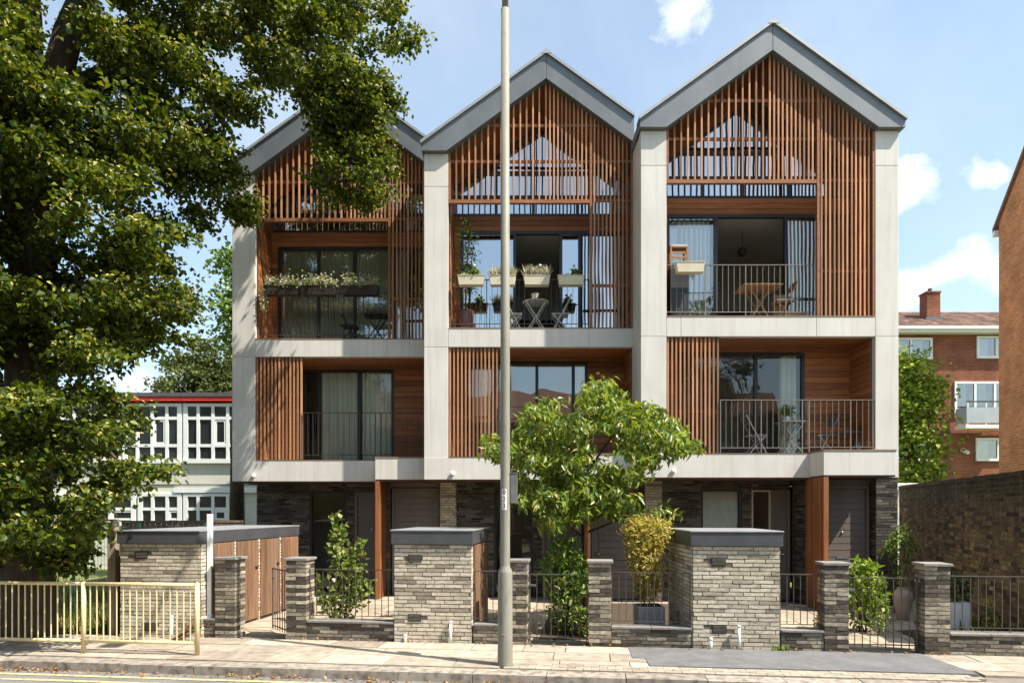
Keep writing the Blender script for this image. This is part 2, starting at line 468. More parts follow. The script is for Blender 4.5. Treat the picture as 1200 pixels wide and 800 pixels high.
M['sett'] = surf('paving_block', (.26, .22, .17), (.37, .32, .255), (12, 12, 12), .88, .2, 80, vary=.2)
M['kerb'] = surf('kerb_granite', (.25, .215, .175), (.36, .315, .265), (8, 8, 8), .8, .2, 120, vary=.12, stain=((9, 9, 9), .75, (.10, .085, .068), .46, .66))
M['yellow'] = surf('worn_yellow_line', (.52, .40, .16), (.60, .49, .24), (20, 20, 20), .8, stain=((16, 16, 16), .8, (.22, .2, .17), .47, .62))
M['gardenstone'] = surf('garden_stone', (.30, .24, .175), (.42, .355, .27), (4, 4, 4), .85, .25, 70, vary=.16, stain=((6, 6, 6), .5, (.25, .21, .16), .5, .7))
M['soil'] = surf('soil', (.05, .036, .024), (.095, .07, .048), (12, 12, 12), 1, .5, 60)
M['ground'] = surf('ground_grass', (.10, .12, .03), (.19, .20, .06), (2.5, 2.5, 2.5), .95, .4, 40)
M['bark'] = surf('lime_bark', (.045, .034, .025), (.115, .088, .064), (16, 16, 3), .95, .9, 26)
M['bark2'] = surf('cherry_bark', (.05, .032, .022), (.10, .065, .045), (22, 22, 8), .8, .4, 40)
M['stake'] = surf('timber_stake', (.30, .13, .045), (.42, .20, .08), (30, 30, 2), .7)
M['lime'] = leafmat('lime_leaves', [(0, (.026, .049, .006)), (.4, (.056, .092, .009)), (.8, (.11, .152, .014)), (1, (.21, .24, .03))], .42, .42, (1.45, 1.2, .4), .3)
M['blossom'] = leafmat('lime_blossom', [(0, (.34, .34, .05)), (.5, (.52, .48, .11)), (1, (.66, .58, .22))], .4, .6)
M['trim'] = surf('brown_trim', (.20, .125, .08), (.30, .20, .135), (5, 5, 5), .7)
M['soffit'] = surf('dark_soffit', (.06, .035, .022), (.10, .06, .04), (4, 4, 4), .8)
M['post_wood'] = surf('pale_post_wood', (.26, .20, .15), (.36, .29, .22), (20, 20, 2), .85, .3, 60)
M['cherry'] = leafmat('cherry_leaves', [(0, (.085, .145, .018)), (.5, (.16, .24, .03)), (.85, (.27, .34, .06)), (1, (.42, .38, .11))], .45, .36, (1.4, 1.25, .5), .6)
M['shrub'] = leafmat('shrub_leaves', [(0, (.055, .11, .014)), (.5, (.11, .20, .025)), (.85, (.22, .31, .05)), (1, (.42, .44, .14))], .35, .42, (1.3, 1.3, .6))
M['golden'] = leafmat('golden_leaves', [(0, (.24, .21, .035)), (.5, (.44, .37, .075)), (.85, (.60, .51, .14)), (1, (.68, .58, .24))], .35, .5, (1.2, 1.1, .6))
M['darktree'] = leafmat('far_leaves', [(0, (.022, .045, .012)), (.6, (.05, .085, .02)), (1, (.12, .155, .04))], .3, .6)
M['brightleaf'] = leafmat('bright_far_leaves', [(0, (.10, .16, .02)), (.55, (.20, .29, .035)), (.9, (.32, .40, .07)), (1, (.48, .48, .14))], .45, .5, (1.3, 1.3, .6))
M['palegrass'] = leafmat('pale_grass_blades', [(0, (.42, .38, .24)), (.6, (.56, .52, .37)), (1, (.66, .62, .48))], .3, .8)
M['flower'] = leafmat('pink_and_pale_flowers', [(0, (.13, .23, .04)), (.45, (.24, .33, .08)), (.58, (.60, .54, .36)), (.78, (.66, .46, .40)), (1, (.72, .70, .60))], .3, .6)
M['olive'] = leafmat('olive_far_leaves', [(0, (.05, .068, .014)), (.6, (.11, .135, .028)), (1, (.21, .23, .06))], .35, .6)
M['ivy'] = leafmat('climber_leaves', [(0, (.08, .13, .02)), (.5, (.17, .24, .045)), (.85, (.34, .37, .11)), (1, (.52, .50, .30))], .35, .42, (1.2, 1.2, .7))
M['grassblade'] = leafmat('grass_blades', [(0, (.06, .09, .018)), (.6, (.14, .16, .035)), (1, (.30, .27, .10))], .35, .7)
M['deadleaf'] = leafmat('dry_leaves', [(0, (.20, .09, .03)), (.6, (.36, .19, .07)), (1, (.48, .33, .15))], .2, .8)
M['cream_plastic'] = surf('cream_planter', (.50, .44, .32), (.58, .52, .40), (6, 6, 6), .6)
M['brown_plastic'] = surf('dark_brown_planter', (.025, .017, .014), (.04, .028, .022), (6, 6, 6), .5)
M['terracotta'] = surf('glazed_brown_pot', (.10, .035, .025), (.15, .055, .04), (6, 6, 6), .35, spec=.5)
M['urn'] = surf('pale_clay_urn', (.34, .25, .18), (.46, .35, .26), (5, 5, 5), .8)
M['greyplanter'] = surf('grey_planter', (.27, .275, .30), (.34, .345, .37), (5, 5, 5), .6)
M['whiteplanter'] = surf('white_planter', (.52, .53, .54), (.62, .63, .64), (5, 5, 5), .5)
M['furn_dark'] = surf('dark_furniture', (.022, .018, .016), (.04, .032, .028), (9, 9, 9), .55)
M['furn_pale'] = surf('pale_metal_furniture', (.52, .50, .45), (.60, .58, .53), (9, 9, 9), .45)
M['furn_wood'] = surf('teak_furniture', (.23, .11, .05), (.40, .21, .10), (20, 20, 20), .6)
M['furn_grey'] = surf('grey_metal_furniture', (.11, .11, .115), (.165, .165, .17), (9, 9, 9), .45)
M['cushion'] = surf('pale_cushion', (.55, .55, .54), (.65, .65, .64), (9, 9, 9), .95)
M['cardboard'] = surf('cardboard', (.33, .21, .12), (.40, .26, .15), (5, 5, 5), .9)
M['cabinet'] = surf('dark_blue_grey_cabinet', (.03, .034, .04), (.045, .05, .058), (5, 5, 5), .5)
M['grey_panel'] = surf('grey_balcony_panel', (.33, .37, .40), (.39, .43, .46), (2, 2, 2), .6)
M['green_metal'] = surf('green_mesh_fence', (.015, .06, .04), (.025, .085, .055), (6, 6, 6), .5)
M['teal'] = surf('green_vase', (.08, .22, .17), (.12, .3, .23), (6, 6, 6), .4)

# ------------------------------------------------------------------ brickwork
def unit_brick(seed):
    r = random.Random(seed)
    mb = MB().box(-.5, .5, -.5, .5, -.5, .5)
    mb.v = [(x * (1 - .012 * r.random()), y * (1 - .06 * r.random()), z * (1 - .07 * r.random())) for x, y, z in mb.v]
    return mb
def unit_meshes(mat, n=4):
    out = []
    for k in range(n):
        mb = unit_brick(k * 17 + 3)
        me = bpy.data.meshes.new('brick')
        me.from_pydata(mb.v, [], mb.f); me.update(); me.materials.append(mat)
        out.append(me)
    return out
BRICK = unit_meshes(M['brick'])
OLDBRICK = unit_meshes(M['oldbrick'])

def obox(mb, c, ang, lx, ly, lz, jit=0.0):
    b = len(mb.v); ca, sa = math.cos(ang), math.sin(ang)
    for (x, y, z) in ((-1, -1, -1), (1, -1, -1), (1, 1, -1), (-1, 1, -1), (-1, -1, 1), (1, -1, 1), (1, 1, 1), (-1, 1, 1)):
        x = x * lx / 2; y = y * ly / 2 + random.uniform(-jit, jit); z = z * lz / 2 + random.uniform(-jit, jit)
        mb.v.append((c[0] + x * ca - y * sa, c[1] + x * sa + y * ca, c[2] + z))
    mb.f += [tuple(b + i for i in q) for q in ((0, 3, 2, 1), (4, 5, 6, 7), (0, 1, 5, 4), (1, 2, 6, 5), (2, 3, 7, 6), (3, 0, 4, 7))]

def brick_layout(A, B, z0, z1, course=.0585, length=.285, joint=.010, rnd=None):
    """(x, y, z, angle, len, height) of running-bond bricks along A->B, outside on the right hand"""
    rnd = rnd or random
    A = Vector(A); B = Vector(B)
    d = B - A; W = d.length; d.normalize(); ang = math.atan2(d.y, d.x)
    n = Vector((d.y, -d.x))
    out = []
    rows = max(1, round((z1 - z0) / course)); ch = (z1 - z0) / rows
    for r in range(rows):
        off = (0, .5, .25, .75)[r % 4] * length + rnd.uniform(-.02, .02)
        x = -off
        while x < W - .02:
            a = max(0, x); e = min(W, x + length)
            if e - a > .035:
                pr = rnd.uniform(.004, .011)
                m = A + d * ((a + e) / 2) + n * (pr - .03)
                out.append((m.x, m.y, z0 + (r + .5) * ch, ang, e - a - joint, ch - joint))
            x += length
    return out

def bricks_single(parent, A, B, z0, z1, meshes=None, hole=None, **kw):
    meshes = meshes or BRICK
    objs = []
    for (x, y, z, a, l, h) in brick_layout(A, B, z0, z1, **kw):
        if hole and hole(x, y, z): continue
        objs.append(shared(random.choice(meshes), 'brick', parent, (x, y, z), a, (l, .06, h)))
    return objs

def bricks_joined(mb, A, B, z0, z1, hole=None, **kw):
    for (x, y, z, a, l, h) in brick_layout(A, B, z0, z1, **kw):
        if hole and hole(x, y, z): continue
        obox(mb, (x, y, z), a, l, .06, h, .0015)

# ------------------------------------------------------------------ street frame
PHI = math.atan(-.1185)
E = Vector((math.cos(PHI), math.sin(PHI)))           # along the pavement, to the right
NRM = Vector((-math.sin(PHI), math.cos(PHI)))        # away from the road
O0 = Vector((0, 10.09))                              # a point on the garden wall line
def S(t, s, z=0.0):
    p = O0 + E * t + NRM * s
    return Vector((p.x, p.y, z))
def S2(t, s):
    p = O0 + E * t + NRM * s
    return (p.x, p.y)
def tx(px, s=0.0):
    """t of the point at pixel column px on the line s"""
    q = (px - 600) / 800.0
    o = O0 + NRM * s
    t = (q * o.y - o.x) / (E.x - q * E.y)
    return t
KERB_S = -1.83

# ------------------------------------------------------------------ setting
def sheet(name, poly, z, mat, parent=None):
    mb = MB(); mb.v = [(x, y, z) for x, y in poly]; mb.f = [tuple(range(len(poly)))]
    return mb.build(name, mat, parent)
g = sheet('ground', [(-400, -300), (400, -300), (400, 700), (-400, 700)], -.16, M['ground'])
tag(g, kind='structure')
road = sheet('road', [S2(-60, KERB_S - 7.2), S2(60, KERB_S - 7.2), S2(60, KERB_S - .02), S2(-60, KERB_S - .02)], -.10, M['asphalt'])
tag(road, kind='structure')
for s0 in (-.33, -.62):
    pass
yl = MB()
for s0 in (-.30, -.55):
    pts = [S(t, KERB_S + s0 + random.uniform(-.006, .006), -.094) for t in np.linspace(-30, -1.2, 60)]
    for a, b in zip(pts[:-1], pts[1:]):
        o = Vector((NRM.x, NRM.y, 0)) * .075
        yl.quad(a, b, b + o, a + o)
tag(yl.build('yellow_line', M['yellow']), kind='structure')

# far pavement across the road
fp = MB().prism_z([S2(-60, KERB_S - 9.6), S2(60, KERB_S - 9.6), S2(60, KERB_S - 7.2), S2(-60, KERB_S - 7.2)], -.15, .0)
tag(fp.build('far_pavement', M['slab']), kind='structure')

# pavement: bed + single slabs + block strip + tarmac patch
pv = MB().prism_z([S2(-40, KERB_S + .28), S2(40, KERB_S + .28), S2(40, .12), S2(-40, .12)], -.14, -.012)
pave = tag(pv.build('pavement', M['bed']), kind='structure')
slabs = []
def unit_slab():
    me = bpy.data.meshes.new('paving_slab')
    mb = MB().box(-.5, .5, -.5, .5, -.5, .5); me.from_pydata(mb.v, [], mb.f); me.update(); me.materials.append(M['slab']); return me
SLAB = unit_slab()
SETT = unit_slab(); SETT.materials[0] = M['sett']; SETT.name = 'paving_block'
T_TAR0, T_TAR1 = tx(742, -.4), tx(1096, -.4)
rows = [(-.03, -.50), (-.50, -.98), (-.98, -1.53)]
for ri, (sa, sb) in enumerate(rows):
    t = -9.6 + .31 * ri
    while t < 9.5:
        w = random.choice((.6, .75, .75, .9)) * random.uniform(.98, 1.02)
        mid = t + w / 2
        width = sa - sb
        row_b = sb
        if mid > tx(585, -1.3) and ri == 2:
            row_b = -1.22; width = sa - row_b
        if not (T_TAR0 + .3 < mid < T_TAR1 - .1):
            c = S(mid, (sa + row_b) / 2, -.008 + random.uniform(-.003, .003))
            shared(SLAB, 'paving_slab', pave, (c.x, c.y, c.z), PHI + random.uniform(-.004, .004), (w - .014, width - .014, .05),
                   rot=(random.uniform(-.004, .004), random.uniform(-.004, .004), PHI))
        t += w
# blocks along the kerb
for ri in range(3):
    t = tx(590, -1.5) + (.1 if ri % 2 else 0)
    while t < 5.6:
        c = S(t + .1, -1.275 - .1 * ri, -.007 + random.uniform(-.002, .002))
        shared(SETT, 'paving_block', pave, (c.x, c.y, c.z), PHI, (.193, .094, .05))
        t += .2
tar = MB()
poly = [S2(T_TAR0 - .05, -.04), S2(T_TAR1 - .02, -.04), S2(T_TAR1 + .12, -1.2), S2(T_TAR0 + .16, -1.2), S2(T_TAR0 + .14, -.76), S2(T_TAR0 - .03, -.76)]
tar.prism_z(poly, -.03, .026)
tar.build('tarmac_patch', M['tarmac'], pave)

# kerb stones
kb = MB().prism_z([S2(-40, KERB_S - .02), S2(40, KERB_S - .02), S2(40, KERB_S + .27), S2(-40, KERB_S + .27)], -.15, -.03)
kerb = tag(kb.build('kerb', M['bed']), kind='structure')
kme = bpy.data.meshes.new('kerb_stone')
kmb = MB().prism_y([(-.5, -.5), (.5, -.5), (.5, .5), (-.5, .5)], -.5, .5); kme.from_pydata(kmb.v, [], kmb.f); kme.update(); kme.materials.append(M['kerb'])
t = -11.0
while t < 8:
    w = random.uniform(.85, .95)
    c = S(t + w / 2, KERB_S + .12, -.055 + random.uniform(-.004, .004))
    o = shared(kme, 'kerb_stone', kerb, (c.x, c.y, c.z), PHI + random.uniform(-.004, .004), (w - .012, .29, .13))
    t += w

# litter of dry leaves in the gutter and by the walls: nobody could count it
def leaf_tris(pts, dirs, nrm, length, width, fold=0.25):
    """folded diamond leaves; arrays (n,3)"""
    n = len(pts)
    side = np.cross(dirs, nrm); side /= (np.linalg.norm(side, axis=1, keepdims=True) + 1e-9)
    nn = np.cross(side, dirs)
    L = length[:, None]; W = width[:, None]
    v = np.empty((n, 4, 3))
    v[:, 0] = pts
    v[:, 1] = pts + dirs * L * .45 + side * W * .5 + nn * W * fold
    v[:, 2] = pts + dirs * L - nn * L * .12
    v[:, 3] = pts + dirs * L * .45 - side * W * .5 + nn * W * fold
    f = np.empty((n, 2, 3), dtype=np.int64)
    base = (np.arange(n) * 4)[:, None]
    f[:, 0] = base + np.array([0, 1, 2]); f[:, 1] = base + np.array([0, 2, 3])
    return v.reshape(-1, 3), f.reshape(-1, 3)

def tri_mesh(name, v, f, mat, parent=None):
    me = bpy.data.meshes.new(name)
    me.vertices.add(len(v)); me.vertices.foreach_set('co', np.ascontiguousarray(v, dtype=np.float32).ravel())
    me.loops.add(f.size); me.loops.foreach_set('vertex_index', f.astype(np.int32).ravel())
    me.polygons.add(len(f))
    me.polygons.foreach_set('loop_start', (np.arange(len(f)) * 3).astype(np.int32))
    me.update(calc_edges=True)
    me.validate()
    return link(name, me, mat, parent)

def leaf_cloud(pts, rng, length=.1, width=.075, up=.7, droop=.3, spread=1.0, fold=.25, outward=None):
    n = len(pts)
    d = rng.normal(size=(n, 3)) * spread
    if outward is not None: d += outward
    d[:, 2] -= droop
    d /= (np.linalg.norm(d, axis=1, keepdims=True) + 1e-9)
    nr = rng.normal(size=(n, 3)) * .6; nr[:, 2] += up
    nr /= (np.linalg.norm(nr, axis=1, keepdims=True) + 1e-9)
    sc = rng.uniform(.7, 1.25, n)
    return leaf_tris(pts, d, nr, length * sc, width * sc, fold)

def ball_pts(center, rad, n, rng, flat=1.0, shell=.35):
    p = rng.normal(size=(n, 3)); p /= np.linalg.norm(p, axis=1, keepdims=True)
    r = rng.uniform(shell, 1.0, n) ** .6
    p = p * r[:, None] * rad
    p[:, 2] *= flat
    return np.asarray(center) + p

n = 900
tt = RNG.uniform(-9, 3.5, n); ss = KERB_S - .04 - np.abs(RNG.normal(size=n)) * .07
keep = RNG.uniform(size=n) < .35 + .65 * (np.sin(tt * 1.7) + np.sin(tt * 4.1 + 1) > .3)
tt, ss = tt[keep], ss[keep]
tt2 = RNG.uniform(-9, 6.5, 160); ss2 = -.03 - np.abs(RNG.normal(size=160)) * .05
pts = np.array([tuple(S(a, b, -.085)) for a, b in zip(tt, ss)] + [tuple(S(a, b, .026)) for a, b in zip(tt2, ss2)])
v, f = leaf_cloud(pts, RNG, .05, .035, 2.5, -.05, 1)
lit = tri_mesh('leaf_litter', v, f, M['deadleaf'])
tag(lit, 'brown dry leaves scattered along the kerb and wall feet', 'leaves', kind='stuff')

# garden paving behind the walls
gp = MB().prism_z([S2(-5.4, .1), S2(7.6, .1), (9.3, 16.2), (-6.6, 17.2)], -.15, -.02)
gpo = tag(gp.build('garden_paving', M['bed']), kind='structure')
GS = unit_slab(); GS.materials[0] = M['gardenstone']; GS.name = 'garden_slab'
for i in range(-9, 16):
    s_ = .42
    while s_ < 5.2:
        ln = random.choice((.45, .6, .8))
        c = S(i * .6 + .3, s_ + ln / 2, -.018 + random.uniform(-.004, .004))
        if c.x > -5.5 and c.y < 16 + .1 * c.x:
            shared(GS, 'garden_slab', gpo, (c.x, c.y, c.z), PHI, (.585, ln - .016, .04), rot=(random.uniform(-.006, .006), random.uniform(-.006, .006), PHI))
        s_ += ln

# ------------------------------------------------------------------ the three terraced houses
D3, D2, D1 = 14.0, 14.91, 15.86
X3, X2, X1 = 2.643, -1.92, -6.50
PITCH = .727
APEX_U, APEX_IN, APEX_OUT = 2.66, 11.34, 11.92
def z_in(u): return APEX_IN - PITCH * abs(u - APEX_U)
def z_out(u): return APEX_OUT - .72 * abs(u - APEX_U)
BACK = 1.0

def pane_window(parent, u0, u1, z0, z1, w, bars=(), transoms=(), gl='glass', fw=.06, name='window', open_between=None):
    """dark frame, glass panes as sub-parts; open_between=(ua, ub) leaves a slid-open gap"""
    mb = MB()
    mb.box(u0, u1, w, w + .09, z1 - fw, z1); mb.box(u0, u1, w, w + .09, z0, z0 + fw * .7)
    xs = [u0] + list(bars) + [u1]
    for i, x in enumerate(xs):
        a = x if i == 0 else (x - fw if i == len(xs) - 1 else x - fw / 2)
        mb.box(a, a + fw, w - .004, w + .086, z0 + fw * .7, z1 - fw)
    for tz in transoms:
        mb.box(u0 + fw, u1 - fw, w + .012, w + .07, tz - fw / 2, tz + fw / 2)
    win = mb.build(name, M['frame'], parent)
    for i in range(len(xs) - 1):
        a, b = xs[i] + fw / 2, xs[i + 1] - fw / 2
        if open_between and a >= open_between[0] - .05 and b <= open_between[1] + .05: continue
        MB().box(a, b, w + .04, w + .046, z0 + .03, z1 - .03).build('pane', M[gl], win)
    return win

def curtain(parent, u0, u1, z0, z1, w, pleated=True, pitch=.105):
    """hanging curtain: rounded pleats with sharp valleys between them"""
    mb = MB(); u = u0; r = random.Random(int(u0 * 991 + z0 * 37))
    prof = []
    while u < u1:
        p = pitch * r.uniform(.75, 1.3); dep = r.uniform(.05, .085)
        for k in range(6):
            t = k / 6
            prof.append((u + p * t, w + dep * (1 - math.sin(math.pi * t) ** .6)))
        u += p
    for (x, y) in prof:
        mb.v += [(x, y, z0), (x, y, z1)]
    for i in range(len(prof) - 1):
        mb.f.append((2 * i, 2 * i + 2, 2 * i + 3, 2 * i + 1))
    return mb.build('curtain', M['curtain'], parent)

def unit(name, mat):
    me = bpy.data.meshes.new(name)
    mb = MB().box(-.5, .5, -.5, .5, -.5, .5); me.from_pydata(mb.v, [], mb.f); me.update(); me.materials.append(mat); return me
U_SLAT = unit('slat', M['slat']); U_BOARD = unit('board', M['board']); U_BAL = unit('baluster', M['rail']); U_BALD = unit('baluster', M['dark_rail'])
U_BOARDV = unit('board', M['board_v'])
def ubox(me, name, parent, x0, x1, y0, y1, z0, z1):
    return shared(me, name, parent, ((x0 + x1) / 2, (y0 + y1) / 2, (z0 + z1) / 2), 0, (x1 - x0, y1 - y0, z1 - z0))

def boards_front(parent, u0, u1, z0, z1, w, pitch=.135, name='timber_cladding'):
    """horizontal cladding facing the street, each board an object"""
    back = MB().box(u0, u1, w + .02, w + .05, z0, z1).build(name, M['room_dark'], parent)
    n = max(1, round((z1 - z0) / pitch)); h = (z1 - z0) / n
    for k in range(n):
        ubox(U_BOARD, 'board', back, u0, u1, w + random.uniform(-.002, .002), w + .019, z0 + k * h + .004, z0 + (k + 1) * h - .005)
    return back
def boards_side(parent, u, face, w0, w1, z0, z1, pitch=.135):
    """horizontal cladding on a side wall; face +1 looks to +u"""
    a, b = (u, u + .012) if face < 0 else (u - .012, u)
    back = MB().box(min(a, b), max(a, b), w0, w1, z0, z1).build('side_cladding', M['room_dark'], parent)
    n = max(1, round((z1 - z0) / pitch)); h = (z1 - z0) / n
    for k in range(n):
        x0, x1 = (u - .018, u - .001) if face < 0 else (u + .001, u + .018)
        ubox(U_BOARD, 'board', back, x0, x1, w0, w1, z0 + k * h + .004, z0 + (k + 1) * h - .005)

def railing(parent, u0, u1, z0, z1, w, dark=False, pitch=.118, top_over=0):
    mt = M['dark_rail'] if dark else M['rail']
    mb = MB().box(u0, u1, w - .012, w + .022, z1 - .014, z1)
    r = mb.build('railing', mt, parent)
    MB().box(u0, u1, w - .004, w + .014, z0 + .10, z0 + .114).build('bottom_rail', mt, r)
    n = round((u1 - u0) / pitch)
    for k in range(n + 1):
        u = u0 + (u1 - u0) * k / n
        post = k % 7 == 0
        t = .009 if post else .0045
        u = min(max(u, u0 + t), u1 - t)
        ubox(U_BALD if dark else U_BAL, 'baluster', r, u - t, u + t, w - (.008 if post else .003), w + (.018 if post else .012), z0 + (.002 if post else .114), z1 - .014)
    return r

def room(parent, u0, u1, w0, w1, z0, z1, name='room'):
    mb = MB()
    mb.quad((u0, w1, z0), (u1, w1, z0), (u1, w1, z1), (u0, w1, z1))
    mb.quad((u0, w0, z0), (u0, w1, z0), (u0, w1, z1), (u0, w0, z1))
    mb.quad((u1, w1, z0), (u1, w0, z0), (u1, w0, z1), (u1, w1, z1))
    mb.quad((u0, w0, z1), (u0, w1, z1), (u1, w1, z1), (u1, w0, z1))
    r = mb.build(name, M['room'], parent)
    MB().quad((u0, w0, z0), (u1, w0, z0), (u1, w1, z0), (u0, w1, z0)).build('floor', M['room_floor'], r)
    return r

def door(parent, u0, u1, z1, w, number=None, knob_left=True):
    """grey boarded door with frame, number and handle"""
    fr = MB()
    fr.box(u0, u0 + .06, w - .02, w + .1, 0.0, z1); fr.box(u1 - .06, u1, w - .02, w + .1, 0.0, z1); fr.box(u0 + .06, u1 - .06, w - .02, w + .1, z1 - .06, z1)
    d = fr.build('door', M['door'], parent)
    MB().box(u0 + .063, u1 - .063, w + .03, w + .07, .02, z1 - .063).build('door_leaf', M['door'], d)
    a, b = u0 + .16, u1 - .16
    n = 15; z0 = .18; zt = z1 - .22; h = (zt - z0) / n
    for k in range(n):
        MB().box(a, b, w + .016, w + .03, z0 + k * h + .006, z0 + (k + 1) * h - .006).build('door_board', M['door'], d)
    hx = u0 + .1 if knob_left else u1 - .1
    MB().tube([(hx, w + .03, 1.03), (hx, w - .02, 1.03), (hx + (.09 if knob_left else -.09), w - .02, 1.03)], .011, 8).build('handle', M['chrome'], d, smooth=True)
    MB().box((a + b) / 2 - .12, (a + b) / 2 + .12, w + .008, w + .016, .98, 1.04).build('letter_flap', M['furn_grey'], d)
    MB().lathe([(.006, 0), (.02, .01), (.026, .03), (.02, .05), (.006, .06)], n=12).build('knocker', M['chrome'], d, smooth=True).location = ((a + b) / 2, w + .01, 1.5)
    if number:
        cu = bpy.data.curves.new('number', 'FONT'); cu.body = number; cu.size = .12; cu.extrude = .004; cu.align_x = 'CENTER'
        tmp = bpy.data.objects.new('tmp_text', cu); COL.objects.link(tmp)
        bpy.context.view_layer.update()
        me = bpy.data.meshes.new_from_object(tmp.evaluated_get(bpy.context.evaluated_depsgraph_get()))
        bpy.data.objects.remove(tmp)
        o = link('door_number', me, M['chrome'], d); o.location = ((a + b) / 2, w + .012, 1.62); o.rotation_euler = (R(90), 0, 0)
    return d

def house(X0, D, label, Rr, last, spec):
    h = thing('terraced_house', label, 'house', (X0, D, 0), 0, 'timber screened gabled houses')
    C = M['concrete']
    Rin = 4.81 if last else Rr            # inner right edge of the openings
    # --- concrete frame
    def pillar(u0, u1):
        zs = [2.662, 5.55, 9.05, 9.77]
        base = MB().box(u0 + .008, u1 - .008, .012, .5, 2.665, 9.765).build('pillar', M['concrete_edge'], h)
        for a, b in zip(zs[:-1], zs[1:]):
            MB().box(u0, u1, 0, .34, a + .004, b - .004).build('pillar_panel', C, base, bevel=.006)
    pillar(0, .525)
    if last: pillar(4.81, 5.285)
    bs = MB().box(.54, Rin - .01, .012, BACK + .2, 5.556, 5.953).build('balcony_slab', M['concrete_edge'], h)
    for a, b in ((.527, .82), (.82, 3.6), (3.6, Rin - .002)):
        MB().box(a + .003, b - .003, .0, .3, 5.552, 5.955).build('slab_panel', C, bs, bevel=.006)
    MB().box(.535, Rin - .01, -.008, .10, 5.957, 5.976).build('slab_trim', M['trim'], h)
    MB().box(.0, Rr - (.0 if last else .004), -.004, BACK + .25, 2.66, 3.14).build('lower_slab', C, h, bevel=.006)
    MB().box(.535, 3.44, -.010, .10, 3.142, 3.158).build('slab_trim', M['trim'], h)
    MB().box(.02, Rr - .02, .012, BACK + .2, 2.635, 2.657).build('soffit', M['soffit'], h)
    # projecting porch box with its timber fin
    ub1 = min(4.87, Rr - .004)
    px = MB().box(3.45, ub1, -.65, -.008, 2.675, 3.15).build('porch_box', C, h, bevel=.006)
    MB().box(3.44, ub1 + .006, -.66, -.008, 3.152, 3.178).build('box_trim', M['trim'], px)
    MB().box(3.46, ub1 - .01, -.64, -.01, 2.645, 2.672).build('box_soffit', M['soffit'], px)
    fin = MB().box(3.475, 3.525, -.6, .18, .0, 2.64).build('timber_fin', M['beam'], h)
    for k in range(7):
        a = -.63 + k * .116
        ubox(U_BOARDV, 'board', fin, 3.452, 3.474, a, a + .108, .02, 2.643)
        ubox(U_BOARDV, 'board', fin, 3.526, 3.548, a, a + .108, .02, 2.643)
    ubox(U_BOARDV, 'board', fin, 3.452, 3.548, -.652, -.632, .02, 2.643)
    # --- walls
    MB().box(.0, .24, .5, 6.5, 2.67, 9.9).build('side_wall', C, h)
    if last: MB().box(5.045, 5.285, .5, 6.5, 2.67, 9.9).build('side_wall', C, h)
    MB().prism_y([(0, 0), (Rr, 0), (Rr, z_out(Rr) - .25), (APEX_U, APEX_OUT - .25), (0, z_out(0) - .25)], 6.5, 6.7).build('rear_wall', C, h)
    # --- roof
    ul, ur = -.04, (5.36 if last else Rr)
    rf = MB()
    for (a, b) in ((ul, APEX_U), (APEX_U, ur)):
        za, zb = z_out(a), z_out(b)
        rf.prism_y([(a, za - .2), (b, zb - .2), (b, zb), (a, za)], .16, 6.8)
    roof = rf.build('roof', M['roof_zinc'], h)
    k = 0.5
    while k < 6.5:
        for (a, b) in ((ul, APEX_U), (APEX_U, ur)):
            MB().prism_y([(a, z_out(a) + .001), (b, z_out(b) + .001), (b, z_out(b) + .03), (a, z_out(a) + .03)], k, k + .02).build('standing_seam', M['roof_zinc'], roof)
        k += .6
    rin = 4.82 if last else Rr
    MB().prism_y([(ul, 9.775), (.50, 9.775), (APEX_U - .004, APEX_IN), (APEX_U - .004, APEX_OUT - .05), (ul, z_out(ul) - .05)], -.12, .155).build('fascia', M['zinc'], roof, bevel=.004)
    rp = [(APEX_U + .004, APEX_IN), (rin, 9.775 if last else z_in(rin))]
    if last: rp.append((ur, 9.775))
    rp += [(ur, z_out(ur) - .05), (APEX_U + .004, APEX_OUT - .05)]
    MB().prism_y(rp, -.12, .155).build('fascia', M['zinc'], roof, bevel=.004)
    for (a, b) in ((ul - .02, APEX_U), (APEX_U, ur + (.02 if last else 0))):
        MB().prism_y([(a, z_out(a) - .046), (b, z_out(b) - .046), (b, z_out(b) + .022), (a, z_out(a) + .022)], -.165, .157).build('verge_trim', M['zinc_trim'], roof)
    MB().prism_y([(APEX_U - .12, z_out(APEX_U - .12) + .024), (APEX_U + .12, z_out(APEX_U + .12) + .024), (APEX_U, APEX_OUT + .05)], -.17, 6.8).build('ridge_cap', M['zinc_trim'], roof)
    # sloping timber soffit inside the gable
    sf = MB()
    for (a, b) in ((.5, APEX_U), (APEX_U, rin)):
        sf.prism_y([(a, z_in(a) + .02), (b, z_in(b) + .02), (b, z_in(b) + .04), (a, z_in(a) + .04)], .16, 1.3)
    sf.build('gable_soffit', M['board'], roof)
    # --- upper timber screen
    sc_ = MB()
    us = 3.62
    sc_.box(.53, us, .01, .10, 8.70, 8.775)
    sc_.box(.53, .575, .01, .10, 8.777, z_in(.55) - .01)
    for zz in (10.43, 9.64):
        half = (APEX_IN - zz) / PITCH
        sc_.box(max(.58, APEX_U - half), min(Rin - .002, APEX_U + half), .078, .115, zz - .03, zz + .03)
    for zz in (8.79, 6.92):
        sc_.box(us + .055, Rin - .06, .078, .115, zz - .03, zz + .03)
    sc_.box(us, us + .05, .008, .10, 5.987, z_in(us) - .01)
    sc_.box(Rin - .05, Rin - .004, .008, .10, 5.987, z_in(Rin) - .01)
    scr = sc_.build('timber_screen', M['beam'], h)
    u = .60 + .10
    slats = []
    while u < APEX_U - .02: slats.append((u, 8.777)); u += .14
    u = APEX_U
    while u < us - .03: slats.append((u, 8.777)); u += .0885
    u = us + .105
